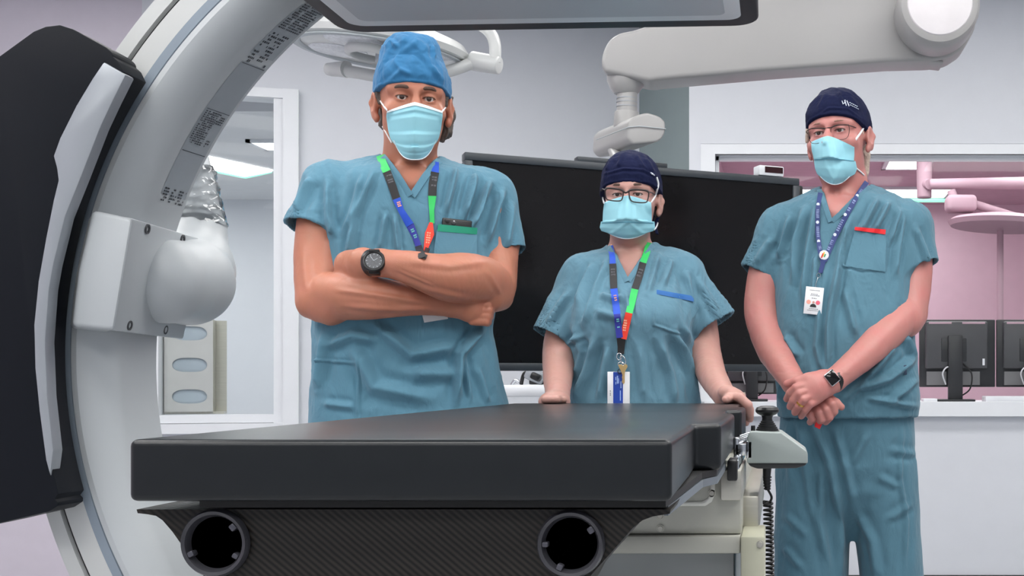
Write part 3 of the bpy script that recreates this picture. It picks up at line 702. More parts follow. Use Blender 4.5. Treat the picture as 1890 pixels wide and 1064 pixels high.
# printed tables on the inner face
def inner(t_, th, lift=.0006):
    a = ringpt((854.5 + (RBp - 854.5) * t_) / S0 - lift, .032 + (.116 - .032) * t_, th); return a
def thp(px, py): return math.atan2(663 - py, px - 1072) % (2 * math.pi)
def quad(bm, t0, t1, a0, a1, lift):
    n = max(1, int(abs(a1 - a0) / .02) + 1)
    for i in range(n):
        b0, b1 = a0 + (a1 - a0) * i / n, a0 + (a1 - a0) * (i + 1) / n
        bm.faces.new([bm.verts.new(inner(*q, lift)) for q in ((t0, b0), (t1, b0), (t1, b1), (t0, b1))])
bm = bmesh.new(); quad(bm, .22, .93, thp(560, 10), thp(455, 90), .0005); quad(bm, .22, .93, thp(440, 105), thp(300, 300), .0005); quad(bm, .22, .93, thp(300, 300), thp(268, 345), .0005)
lab = bm_obj('label_plate', bm, M_label, carm, smooth=True)
rnd = random.Random(7)
def text_rows(bm, th0, th1, rows, cols, t0=.26, t1=.9, fill=.8):
    for r in range(rows):
        a0 = th0 + (th1 - th0) * r / rows; a1 = a0 + (th1 - th0) / rows * .55
        for c0, c1 in cols:
            x = t0 + (t1 - t0) * c0; xe = t0 + (t1 - t0) * c1 * (1 if rnd.random() < .6 else rnd.uniform(.7, 1))
            while x < xe - .01:
                wdt = rnd.uniform(.018, .06)
                if rnd.random() < fill: quad(bm, x, min(x + wdt, xe), a0, a1, .0011)
                x += wdt + .014
def text_block(fn):
    bm = bmesh.new(); fn(bm); bm_obj('printed_text', bm, M_ink, lab, smooth=False)
def t1(bm):
    text_rows(bm, thp(596, 5), thp(520, 62), 17, [(0, .3), (.36, .98)], fill=.92)
def t2(bm):
    text_rows(bm, thp(512, 68), thp(462, 116), 9, [(0, .35), (.42, .8)]); a = thp(456, 122); quad(bm, .24, .92, a, a + .0016, .0011)
    text_rows(bm, thp(470, 122), thp(462, 128), 1, [(0, .2), (.75, .95)])
def t3(bm):
    a = thp(384, 200); quad(bm, .24, .92, a, a + .0014, .0011)
    text_rows(bm, thp(381, 203), thp(342, 262), 17, [(0, .1), (.14, .62)], fill=.9); text_rows(bm, thp(381, 203), thp(368, 222), 5, [(.64, .95)])
    text_rows(bm, thp(352, 250), thp(344, 264), 3, [(.74, .9)]); a = thp(335, 275); quad(bm, .24, .92, a, a + .0016, .0011)
def t4(bm): text_rows(bm, thp(305, 345), thp(293, 372), 5, [(0, .25), (.34, .6), (.66, .98)], fill=.75)
for f_ in (t1, t2, t3, t4): text_block(f_)
# dark cover with silver trim in front of the arc
DF, DBK = 1.43, 1.483
def arcpx(R, a0, a1, n=24, c=(1041, 655)):
    return [(c[0] + R * math.cos(a), c[1] - R * math.sin(a)) for a in np.linspace(a0, a1, n)]
ang = lambda p: math.atan2(655 - p[1], p[0] - 1041) % (2 * math.pi)
out = [P(x, y, DF) for x, y in [(-90, 168), (0, 103), (62, 58), (84, 49), (110, 46), (135, 54), (195, 87)]] + [P(222, 104, 1.45), P(240, 117, 1.468)] + [P(x, y, DBK) for x, y in [(252, 126), (261, 134)] + arcpx(920, ang((266, 150)), ang((156, 905)), 40) + [(149, 914)]] + [P(138, 922, 1.465), P(120, 932, 1.445)] + [P(x, y, DF) for x, y in [(90, 945), (0, 966), (-90, 985)]]
bm = bmesh.new(); prism(bm, [Vector((q.x, DF, q.z)) for q in out], (0, DBK - DF, 0), .016, 4); bm_obj('dark_cover', bm, M_navy_shell, carm, angle=50)
trim = [(191, 114), (232, 138)] + [(206, 190), (185, 235), (150, 325), (120, 400), (98, 490), (90, 535), (83, 632), (87, 732), (98, 832)] + [(92, 880), (84, 850), (72, 760), (64, 680), (62, 600), (70, 520), (84, 440), (98, 370), (107, 333), (104, 310), (98, 288), (110, 255), (140, 195), (170, 145)]
bm = bmesh.new(); prism(bm, [P(x, y, DF - .003) for x, y in trim], (0, .02, 0), .002, 2); bm_obj('silver_trim', bm, M_silver, carm)
# bracket on the arc with elbow cable guide
bm = bmesh.new(); prism(bm, [P(x, y, 1.455) for x, y in ((172, 387), (246, 403), (211, 611), (134, 604), (146, 500))], (-.04, .06, 0), .006, 3); bk = bm_obj('bracket_block', bm, M_shell, carm)
bm = bmesh.new(); q = [P(244, 403, 1.46), P(368, 440, 1.67), P(360, 530, 1.67), P(339, 627, 1.67), P(209, 611, 1.46)]
nrm = (q[1] - q[0]).cross(q[4] - q[0]).normalized(); prism(bm, q, -nrm * .03 if nrm.x > 0 else nrm * .03, .003, 2); pl = bm_obj('bracket_plate', bm, M_shell, carm)
if nrm.x < 0: nrm = -nrm
def on_plate(px, py):
    r = Vector(((px - CX) / FPX, 1, (CY - py) / FPX)); tt = (q[0] - Vector((0, 0, EYE))).dot(nrm) / r.dot(nrm); return Vector((0, 0, EYE)) + r * tt
for x, y in ((271, 423), (336, 442), (238, 601), (304, 609)):
    c = on_plate(x, y); bm = bmesh.new(); lathe(bm, [(0, .0), (.0035, .0), (.004, .002), (.0062, .002), (.0065, -.003), (0, -.003)], c, nrm, 20); bm_obj('screw', bm, M_darkgrey, pl)
F = Field(P(190, 660, 1.5) + Vector((-.05, -.08, -.05)), P(480, 190, 1.85) + Vector((.12, .12, .05)), .004)
F.chain([(P(306, 520, 1.585), .0560), (P(348, 521, 1.66), .0575), (P(358, 498, 1.72), .053), (P(362, 430, 1.76), .040), (P(350, 340, 1.78), .034), (P(332, 240, 1.8), .032)], .012)
field_obj('elbow_guide', F, M_shell, carm, 2)
wr = []
for i in range(24):
    t_ = i / 23; y = 425 - 110 * t_; wr.append((P(364 - 17 * t_, y, 1.76), .0425 - .007 * t_ + .0010 * math.sin(i * 1.3) + .0006 * math.sin(i * 3.1)))
bm = bmesh.new(); tube(bm, [w[0] for w in wr], [w[1] for w in wr], 28)
for v in bm.verts: v.co += Vector((1, 0, 0)) * .0018 * math.sin(v.co.z * 300 + v.co.y * 190) + Vector((0, 0, 1)) * .002 * math.sin(v.co.x * 260)
bm_obj('plastic_wrap', bm, M_wrap, carm)
# detector over the table
za, zb2 = 1.5096, 1.519; x0, x1, y0, y1 = -.580, -.028, 1.03, 1.583
DR = Matrix.Rotation(-math.atan2(zb2 - za, x1 - x0), 3, 'Y'); dc = Vector(((x0 + x1) / 2, (y0 + y1) / 2, (za + zb2) / 2 + .0))
def rrect(w, d, r, n=8):
    out = []
    for cx_, cy_, s in ((w / 2 - r, d / 2 - r, 0), (-w / 2 + r, d / 2 - r, 90), (-w / 2 + r, -d / 2 + r, 180), (w / 2 - r, -d / 2 + r, 270)):
        for i in range(n + 1):
            a = math.radians(s + 90 * i / n); out.append((cx_ + r * math.cos(a), cy_ + r * math.sin(a)))
    return out
def slab(w, d, r, z0, z1, bev):
    bm = bmesh.new(); prism(bm, [dc + DR @ Vector((x, y, z0)) for x, y in rrect(w, d, r)], DR @ Vector((0, 0, z1 - z0)), bev, 4); return bm
bm_obj('detector_housing', slab(x1 - x0, y1 - y0, .035, .0, .12, .014), M_black_rub, carm, angle=60)
bm_obj('detector_panel', slab(x1 - x0 - .045, y1 - y0 - .064, .02, -.001, .006, .0008), mat('detector_edge', lin(205, 212, 218), .35), carm, angle=60)
bm_obj('detector_window', slab(x1 - x0 - .085, y1 - y0 - .11, .012, -.0018, .004, .0004), mat('detector_grey', lin(170, 178, 186), .4, var=.02), carm, angle=60)
bm = bmesh.new(); cyl(bm, dc + Vector((0, 0, .1)), (dc.x, 1.56, C0.z + .66), .14, .12, 40, .01); bm_obj('detector_mount', bm, M_enamel, carm)
# stand that carries the arc (left of the picture) and tube under the table
bm = bmesh.new(); box2(bm, (-1.85, 1.3, .0), (-1.3, 1.75, .1), .02); box2(bm, (-1.75, 1.4, .1), (-1.4, 1.7, 1.3), .05, 3); box2(bm, (-1.5, 1.48, 1.0), (-1.0, 1.6, 1.3), .03, 3); bm_obj('floor_stand', bm, M_enamel, carm)
bm = bmesh.new(); cyl(bm, (C0.x, 1.56, .30), (C0.x, 1.56, .56), .16, .13, 40, .02); bm_obj('tube_housing', bm, M_enamel, carm)
# ------------------------------------------------------------------ operating table
ZT, ZB = .994, .9365
plan = [(-.602, 1.1), (-.1, 1.1), (-.103, 1.36), (-.106, 1.478), (-.0735, 1.486), (-.0735, 1.92), (-.093, 1.95), (-.093, 2.115), (-.068, 2.122), (-.068, 2.36), (-.088, 2.42), (-.091, 2.74), (-.614, 2.74), (-.610, 1.9)]
bm = bmesh.new(); prism(bm, [(x, y, ZB) for x, y in plan], (0, 0, ZT - ZB), .0065, 4)
bmesh.ops.triangulate(bm, faces=[f for f in bm.faces if len(f.verts) > 4])
pad = bm_obj('table_pad', bm, M_leather, None, angle=60); tag(pad, 'thick black padded mattress lying on the operating table', 'mattress')
tab = thing('operating_table', (-.35, 2.3, 0), 'carbon fibre operating table with two round sockets at its near end', 'operating table')
plan2 = [(-.548, 1.125), (-.108, 1.125), (-.095, 1.45), (-.080, 1.5), (-.100, 2.72), (-.6, 2.72), (-.59, 1.4)]
bm = bmesh.new(); prism(bm, [(x, y, .9285) for x, y in plan2], (0, 0, ZB - .9285 - .0003)); bm_obj('tabletop_gap_layer', bm, mat('gap_black', lin(14, 14, 15), .6), tab, smooth=False)  # slab under the pad, its black standing for the shaded gap
bm = bmesh.new(); prism(bm, [(-.112, 1.15, .918), (-.108, 1.15, .918), (-.094, 1.452, .918), (-.079, 1.502, .918), (-.079, 1.74, .918), (-.083, 1.74, .918), (-.083, 1.504, .918), (-.098, 1.456, .918)], (0, 0, .0095)); bm_obj('edge_strip', bm, mat('dull_edge_metal', lin(118, 126, 134), .4, .3), tab, smooth=False)
fd = 1.132
ol = [(252, 941), (254, 948), (272, 950), (288, 953), (300, 961), (318, 982), (345, 1020), (372, 1058), (392, 1090), (410, 1110), (1058, 1112), (1072, 1085), (1100, 1052), (1150, 996), (1168, 975), (1186, 961), (1205, 954), (1236, 949), (1238, 941)]
sock = [((401, 1002), 0), ((1055, 1004), 1)]
def front_plate():
    """plate with two round through-holes: outer loop and holes filled by bmesh"""
    bm = bmesh.new(); loops = []
    for pts in [ol] + [[(c[0] + 57 * math.cos(2 * math.pi * i / 40), c[1] + 55 * math.sin(2 * math.pi * i / 40)) for i in range(40)] for c, _ in sock]:
        vs = [bm.verts.new(P(x, y, fd)) for x, y in pts]; loops.append([bm.edges.new((vs[i], vs[(i + 1) % len(vs)])) for i in range(len(vs))])
    bmesh.ops.triangle_fill(bm, use_beauty=True, use_dissolve=False, edges=bm.edges[:])
    r = bmesh.ops.extrude_face_region(bm, geom=bm.faces[:]); bmesh.ops.translate(bm, verts=[g for g in r['geom'] if isinstance(g, bmesh.types.BMVert)], vec=(0, .16, 0)); return bm
bm_obj('end_block', front_plate(), M_carbon, tab, smooth=False)
for (cx_, cy_), s in sock:
    c = P(cx_, cy_, fd); k = fd / FPX
    bm = bmesh.new(); lathe(bm, [(60 * k, .0), (63 * k, .002), (62 * k, .006), (59 * k, .009), (53 * k, .008), (49 * k, .004), (47 * k, -.002), (47 * k, -.02), (60 * k, -.02)], c, (0, -1, 0), 64, True)
    rg = bm_obj('socket_ring', bm, mat('socket_black', lin(58, 58, 63), .28), tab)
    bm = bmesh.new(); lathe(bm, [(56 * k, .0), (56 * k, -.14), (0, -.14), (0, -.142), (57 * k, -.142), (57 * k, 0)], c, (0, -1, 0), 48); bm_obj('socket_tube', bm, M_black, rg)
    R_ = 46 * k
    for an, w_ in (((205, 22), (330, 20), (40, 26)) if not s else ((35, 26), (180, 20), (245, 24))):
        a = math.radians(an); bm = bmesh.new(); cc = c + Vector((math.cos(a) * R_, -.004, math.sin(a) * R_)); box(bm, cc, (.006, .010, w_ * .5 * k), Matrix.Rotation(-a, 3, 'Y'), .0015)
        bm_obj('locking_lug', bm, mat('socket_lug', lin(84, 84, 92), .3, .4), rg)
# steel base behind the end block
bd = 1.75
def pbox(bm, px0, py0, px1, py1, d0, d1, bev=.0):
    a = P(px0, py0, d0); b = P(px1, py1, d0); box2(bm, (a.x, d0, b.z), (b.x, d1, a.z), bev)
bm = bmesh.new(); pbox(bm, 860, 866, 1368, 987, bd, 2.5, .004); base = bm_obj('upper_frame', bm, M_steel2, tab)
bm = bmesh.new(); pbox(bm, 860, 990, 1367, 1023, bd - .012, 2.45, .003); bm_obj('side_rail', bm, M_steel2, tab)
bm = bmesh.new(); a = P(860, 1022, bd); b = P(1368, 1100, bd); box2(bm, (a.x, bd + .02, .0), (b.x - .012, 2.4, a.z), .0); bm_obj('pedestal', bm, mat('grey_pedestal', lin(142, 146, 146), .4), tab)
bm = bmesh.new(); a = P(1367, 991, bd - .02); b = P(1411, 991, bd - .02); box2(bm, (a.x, bd - .02, .0), (b.x, bd + .12, a.z), .003); bm_obj('corner_post', bm, mat('cream_steel', lin(186, 186, 166), .45, .2), tab)
bm = bmesh.new(); pbox(bm, 1366, 916, 1400, 991, bd + .1, 2.5, .003); bm_obj('side_cover', bm, M_steel, tab)
bm = bmesh.new(); pbox(bm, 1330, 868, 1369, 925, bd - .02, bd + .2, .003); bm_obj('rail_bracket', bm, M_steel, tab)
bm = bmesh.new(); pbox(bm, 1342, 850, 1361, 889, bd - .035, bd + .03, .003); bm_obj('rail_stop', bm, M_black, tab)
bm = bmesh.new(); a = P(1340, 812, bd); box2(bm, (-.071, bd - .01, .905), (-.060, 2.6, .932), .002); bm_obj('accessory_rail', bm, M_chrome, tab)
bm = bmesh.new(); box2(bm, (-.083, bd + .76, .85), (-.0715, 2.6, .926), .0); bm_obj('rail_web', bm, M_steel2, tab)
bm = bmesh.new(); q = [P(x, y, bd - .002) for x, y in ((1222, 935), (1226, 926), (1296, 926), (1306, 920), (1311, 908), (1311, 870), (1320, 870), (1320, 912), (1314, 927), (1302, 935))]; prism(bm, q, (0, .004, 0), .001, 2); bm_obj('slot_guide', bm, mat('pale_steel', lin(214, 214, 206), .3, .3), tab)
for x, y in ((1219, 953), (1219, 976), (1314, 911), (1290, 877), (1302, 877), (1403, 1005)):
    bm = bmesh.new(); lathe(bm, [(0, .004), (.0035, .004), (.0042, .002), (.0055, .002), (.006, -.002), (0, -.002)], P(x, y, bd - (.02 if x > 1400 else .0)), (0, -1, 0), 20); bm_obj('bolt', bm, M_steel, tab)
# ------------------------------------------------------------------ joystick control clamped to the rail
jd = 1.86
joy = thing('joystick_control', P(1432, 864, jd + .06), 'grey joystick control box clamped to the table beside the tall man', 'joystick')
bm = bmesh.new(); q = [P(x, y, jd) for x, y in ((1379, 856), (1379, 806), (1385, 797), (1442, 799), (1489, 833), (1491, 838), (1491, 856))]
prism(bm, q, (0, .11, 0), .006, 3); bm_obj('housing', bm, mat('light_grey_plastic', lin(152, 161, 159), .4), joy)
bm = bmesh.new(); q = [P(x, y, jd + .004) for x, y in ((1380, 855), (1490, 855), (1486, 860), (1470, 865), (1398, 866), (1384, 861))]; prism(bm, q, (0, .1, 0), .002, 2); bm_obj('bottom_cover', bm, M_dark, joy)
k = jd / FPX; jc = P(1416, 798, jd + .045); zk = k
prof = [(0, -.004)]; 
for i in range(6):
    r = (23.5 - i * 2.2) * k; prof += [(r, (i * 3.6) * k), (r, (i * 3.6 + 2.4) * k), (r - 2.2 * k, (i * 3.6 + 3.2) * k)]
prof += [(0, 23 * k)]
bm = bmesh.new(); lathe(bm, prof, jc, (0, 0, 1), 36); bm_obj('boot', bm, M_black, joy)
bm = bmesh.new(); lathe(bm, [(0, 18 * k), (11 * k, 18 * k), (9.5 * k, 26 * k), (11 * k, 31 * k), (18 * k, 34 * k), (22 * k, 38 * k), (22.5 * k, 42 * k), (20 * k, 46.5 * k), (12 * k, 49.5 * k), (0, 50 * k)], jc, (0, 0, 1), 36); bm_obj('knob', bm, M_black, joy)
bm = bmesh.new(); cyl(bm, P(1390, 798, jd + .03), P(1390, 786, jd + .03), 4.2 * k, 4 * k, 16, .0005); bm_obj('button', bm, M_black, joy)
bm = bmesh.new(); pbox(bm, 1356, 819, 1386, 842, jd + .02, jd + .06, .002); pbox(bm, 1377, 814, 1389, 848, jd + .0, jd + .07, .002); pbox(bm, 1354, 808, 1364, 852, jd + .02, jd + .05, .002)
cyl(bm, P(1362, 815, jd + .03), P(1382, 807, jd + .03), .006, .006, 16); cyl(bm, P(1367, 809, jd + .03), P(1385, 803, jd + .03), .005, .005, 16); bm_obj('clamp', bm, M_chrome, joy)
pts = [P(1416, 862, jd + .05), P(1415, 885, jd + .05), P(1417, 905, jd + .05)]
bm = bmesh.new(); tube(bm, pts, [.0075, .006, .0045], 12)
for i in range(5):
    cyl(bm, P(1416, 880 + i * 5.4, jd + .05), P(1416, 882.5 + i * 5.4, jd + .05), .0072 - i * .0004, .0072 - i * .0004, 14)
bm_obj('strain_relief', bm, M_black, joy)
path = smooth_path([P(1417, 904, jd + .05), P(1424, 918, jd + .05), P(1420, 928, jd + .05), P(1410, 931, jd + .05)], 6)
n = 1600; zt0 = P(1416, 932, jd).z; x0_ = P(1417, 932, jd).x
for i in range(n):
    u = i / n; z = zt0 - u * (zt0 - .04); a = -2 * math.pi * i / 14 + math.pi; r = .0068
    path.append(Vector((x0_ + r * math.cos(a) + .003 * math.sin(u * 5), jd + .05 + r * math.sin(a), z)))
path.append(Vector((x0_ + .05, jd + .08, .006)))
bm = bmesh.new(); tube(bm, path, .0021, 6); bm_obj('coiled_cable', bm, M_black, joy, angle=80)
# ------------------------------------------------------------------ people
def skin(name, base, red):
    m = bpy.data.materials.new(name); m.use_nodes = True; nt = m.node_tree; N = nt.nodes; L = nt.links; b = N['Principled BSDF']
    tc = N.new('ShaderNodeTexCoord'); n1 = N.new('ShaderNodeTexNoise'); n1.inputs['Scale'].default_value = 22; n1.inputs['Detail'].default_value = 5
    n2 = N.new('ShaderNodeTexNoise'); n2.inputs['Scale'].default_value = 420; n2.inputs['Detail'].default_value = 2
    rp = N.new('ShaderNodeValToRGB'); rp.color_ramp.elements[0].position = .32; rp.color_ramp.elements[1].position = .68
    rp.color_ramp.elements[0].color = (*base, 1); rp.color_ramp.elements[1].color = (*red, 1)
    L.new(tc.outputs['Object'], n1.inputs['Vector']); L.new(tc.outputs['Object'], n2.inputs['Vector']); L.new(n1.outputs['Fac'], rp.inputs[0]); L.new(rp.outputs[0], b.inputs['Base Color'])
    b.inputs['Roughness'].default_value = .45; b.inputs['Specular IOR Level'].default_value = .4
    b.inputs['Subsurface Weight'].default_value = .12; b.inputs['Subsurface Radius'].default_value = (1, .35, .2); b.inputs['Subsurface Scale'].default_value = .006
    bp = N.new('ShaderNodeBump'); bp.inputs['Strength'].default_value = .18; bp.inputs['Distance'].default_value = .0012; L.new(n2.outputs['Fac'], bp.inputs['Height']); L.new(bp.outputs[0], b.inputs['Normal'])
    return m
def cloth(name, col, b1=.45, col2=None):
    m = bpy.data.materials.new(name); m.use_nodes = True; nt = m.node_tree; N = nt.nodes; L = nt.links; b = N['Principled BSDF']
    tc = N.new('ShaderNodeTexCoord'); mp = N.new('ShaderNodeMapping'); mp.inputs['Scale'].default_value = (1, 1, .45); L.new(tc.outputs['Object'], mp.inputs[0])
    n0 = N.new('ShaderNodeTexNoise'); n0.inputs['Scale'].default_value = 9; n0.inputs['Detail'].default_value = 4; L.new(mp.outputs[0], n0.inputs['Vector'])
    rp = N.new('ShaderNodeValToRGB'); c = np.array(col); rp.color_ramp.elements[0].position = .3; rp.color_ramp.elements[1].position = .7
    rp.color_ramp.elements[0].color = (*(c * .95), 1); rp.color_ramp.elements[1].color = (*np.clip(c * 1.05, 0, 1), 1); L.new(n0.outputs['Fac'], rp.inputs[0]); L.new(rp.outputs[0], b.inputs['Base Color'])
    b.inputs['Roughness'].default_value = .85; b.inputs['Specular IOR Level'].default_value = .2; b.inputs['Sheen Weight'].default_value = .12
    n1 = N.new('ShaderNodeTexNoise'); n1.inputs['Scale'].default_value = 26; n1.inputs['Detail'].default_value = 5; n1.inputs['Distortion'].default_value = 1.6; L.new(mp.outputs[0], n1.inputs['Vector'])
    bp = N.new('ShaderNodeBump'); bp.inputs['Strength'].default_value = b1; bp.inputs['Distance'].default_value = .006; L.new(n1.outputs['Fac'], bp.inputs['Height'])
    n2 = N.new('ShaderNodeTexNoise'); n2.inputs['Scale'].default_value = 900; L.new(tc.outputs['Object'], n2.inputs['Vector'])
    b2 = N.new('ShaderNodeBump'); b2.inputs['Strength'].default_value = .15; b2.inputs['Distance'].default_value = .001; L.new(n2.outputs['Fac'], b2.inputs['Height']); L.new(bp.outputs[0], b2.inputs['Normal']); L.new(b2.outputs[0], b.inputs['Normal'])
    return m
M_scrub = cloth('teal_scrub_cloth', lin(90, 133, 153), .65)
M_scrub3 = cloth('pale_teal_scrub_cloth', lin(94, 132, 150), .65)
M_scrub4 = cloth('dusty_teal_scrub_cloth', lin(84, 122, 139), .65)
M_skin1 = skin('tanned_skin', lin(174, 115, 91), lin(180, 116, 95)); M_skin2 = skin('pale_skin', lin(181, 141, 130), lin(185, 139, 130)); M_skin3 = skin('rosy_skin', lin(182, 126, 118), lin(186, 120, 115))
M_cap1 = cloth('bright_blue_cap_cloth', lin(50, 110, 154), .35); M_navy = cloth('navy_cap_cloth', lin(14, 21, 54), .4); M_navy.node_tree.nodes['Principled BSDF'].inputs['Sheen Weight'].default_value = 0.0
M_mask = mat('blue_mask_fabric', lin(150, 208, 222), .75, var=.015, bump=.08, bscale=700); M_mask_white = mat('white_mask_fabric', lin(226, 234, 238), .7)
M_hair1 = mat('greying_hair', lin(88, 78, 72), .6, var=.35, vscale=160, bump=.7, bscale=260, stretch=(1, 1, .15)); M_hair2 = mat('dark_hair', lin(30, 25, 25), .5, var=.3, vscale=150); M_hair3 = mat('blond_grey_hair', lin(190, 172, 158), .6, var=.2, vscale=160, bump=.6, bscale=260)
M_brow = mat('brow_hair', lin(84, 62, 52), .7, var=.25, vscale=250); M_brow3 = mat('sandy_brow', lin(158, 118, 104), .7, var=.2, vscale=250)
M_eye = mat('eye_white', lin(205, 196, 192), .2); M_iris = mat('brown_iris', lin(52, 34, 26), .15); M_shoe = mat('dark_shoe', lin(50, 52, 58), .5)
M_loop = mat('white_elastic', lin(232, 234, 236), .6)
class Person:
    def __init__(s, name, px, d, label):
        o = P(px, CY, d); s.O = Vector((o.x, o.y, 0)); s.V = Vector((-o.x, -o.y, 0)).normalized(); s.U = Vector((-s.V.y, s.V.x, 0)); s.Z = Vector((0, 0, 1))
        s.root = thing(name, s.O, label, 'person')
    def Q(s, px, py, f=0.0):
        r = Vector(((px - CX) / FPX, 1, (CY - py) / FPX)); e = Vector((0, 0, EYE))
        t = (f - (e - s.O).dot(s.V)) / r.dot(s.V); return e + r * t
    def Z_of(s, py, f=0): return s.Q((s.O.x * FPX / s.O.y) + CX, py, f).z
    def loft(s, F, rows, n=2.4, k=.02, grow=0.0, mode='add'):
        """rows: (py, left px, right px, forward offset, half depth) from top to bottom"""
        R = []
        for py, xl, xr, f, ry in rows:
            a, b = s.Q(xl, py, f), s.Q(xr, py, f); c = (a + b) / 2; R.append((c.z, (c - s.O).dot(s.U), f, (b - a).length / 2 + grow, ry + grow))
        R = np.array(sorted(R)); zs = R[:, 0]
        zz = np.linspace(zs[0], zs[-1], 160); T = []
        for c in range(1, 5):
            y = np.interp(zz, zs, R[:, c]); ker = np.ones(9) / 9; y = np.convolve(np.r_[[y[0]] * 4, y, [y[-1]] * 4], ker, 'valid'); T.append(y)
        u, v, O = np.array(s.U), np.array(s.V), np.array(s.O)
        def fn(X, Y, Z):
            z = Z[0, 0, :]; c, f, rx, ry = [np.interp(z, zz, t)[None, None, :] for t in T]
            a = ((X - O[0]) * u[0] + (Y - O[1]) * u[1] - c) / rx; b = ((X - O[0]) * v[0] + (Y - O[1]) * v[1] - f) / ry
            q = (np.abs(a) ** n + np.abs(b) ** n) ** (1 / n); d = (q - 1) * np.minimum(rx, ry) * np.where(q > 1, 1, 1)
            return np.maximum(d, np.maximum(zs[0] - Z, Z - zs[-1]))
        rmax = R[:, 3].max() + abs(R[:, 1]).max()
        F.func(fn, (O[0] - rmax - .05, O[1] - rmax, zs[0]), (O[0] + rmax + .05, O[1] + rmax, zs[-1]), k, mode)
    def ch(s, F, pts, k=.012, flat=None):
        """pts: (px, py, forward, radius)"""
        F.chain([(s.Q(*p[:3]), p[3]) for p in pts], k, flat)
    def limb(s, F, pts, k=.003, n=16):
        q = smooth_path([Vector((*s.Q(*p_[:3]),)) for p_ in pts], n); t = np.linspace(0, len(pts) - 1, len(q)); r = np.interp(t, range(len(pts)), [p_[3] for p_ in pts])
        r = np.convolve(np.r_[[r[0]] * 2, r, [r[-1]] * 2], np.ones(5) / 5, 'valid'); k_ = np.ones(15) / 15; r = np.convolve(np.r_[[r[0]] * 7, r, [r[-1]] * 7], k_, 'valid'); F.chain([(a, b) for a, b in zip(q, r)], k)
    def tri(s, F, pts, k=.004, back=-.005):
        """carve a notch (convex pixel polygon) out of the front of a garment"""
        pts = np.array(pts, float); O, v = np.array(s.O), np.array(s.V); c = pts.mean(0)
        def fn(X, Y, Z):
            px = CX + FPX * X / Y; py = CY - FPX * (Z - EYE) / Y; d = np.full(np.broadcast(px, py).shape, -9.0)
            for i in range(len(pts)):
                a, b = pts[i], pts[(i + 1) % len(pts)]; nx, ny = b[1] - a[1], -(b[0] - a[0]); l = math.hypot(nx, ny); nx /= l; ny /= l
                if (c[0] - a[0]) * nx + (c[1] - a[1]) * ny > 0: nx, ny = -nx, -ny
                d = np.maximum(d, ((px - a[0]) * nx + (py - a[1]) * ny) * Y / FPX)
            return np.maximum(d, back - ((X - O[0]) * v[0] + (Y - O[1]) * v[1]))
        A = [np.array(s.Q(p[0], p[1], f)) for p in pts for f in (-.05, .3)]
        F.func(fn, np.min(A, 0), np.max(A, 0), k, 'sub')
    def sleeve(s, F, a, b, hollow=.06, th=.004, k=.03, flat=None, tilt=(0, 0)):
        """a,b: (px,py,f,r); open at the b end. tilt skews the hem"""
        A, B = np.array(s.Q(*a[:3])), np.array(s.Q(*b[:3])); ba = B - A; Ln = np.linalg.norm(ba); w = ba / Ln; ra, rb = a[3], b[3]
        wt = w + np.array(s.U) * tilt[0] + np.array(s.V) * tilt[1]; wt /= np.linalg.norm(wt)
        def fn(X, Y, Z):
            px, py, pz = X - A[0], Y - A[1], Z - A[2]; t = px * w[0] + py * w[1] + pz * w[2]; tc = np.clip(t, 0, Ln * 1.4)
            qx, qy, qz = px - tc * w[0], py - tc * w[1], pz - tc * w[2]
            if flat is not None:
                n_ = np.array(s.V); g = (qx * n_[0] + qy * n_[1] + qz * n_[2]) * (flat - 1); qx, qy, qz = qx + g * n_[0], qy + g * n_[1], qz + g * n_[2]
            r = np.sqrt(qx * qx + qy * qy + qz * qz); R = ra + (rb - ra) * tc / Ln
            e = (X - B[0]) * wt[0] + (Y - B[1]) * wt[1] + (Z - B[2]) * wt[2]
            d = np.maximum(r - R, e); inn = np.maximum(r - (R - th), -(e + hollow)); return np.maximum(d, -inn)
        R = max(ra, rb); F.func(fn, np.minimum(A, B) - R - .06, np.maximum(A, B) + R + .06, k)
    def frame(s, px, py, f, yaw=0, pitch=0, roll=0):
        """head frame: columns right, forward, up"""
        R = Matrix((s.U, s.V, s.Z)).transposed() @ Matrix.Rotation(math.radians(roll), 3, 'Y') @ Matrix.Rotation(math.radians(pitch), 3, 'X')
        R = Matrix((s.U, s.V, s.Z)).transposed() @ Matrix.Rotation(math.radians(yaw), 3, 'Z') @ Matrix.Rotation(math.radians(pitch), 3, 'X') @ Matrix.Rotation(math.radians(roll), 3, 'Y')
        return s.Q(px, py, f), R
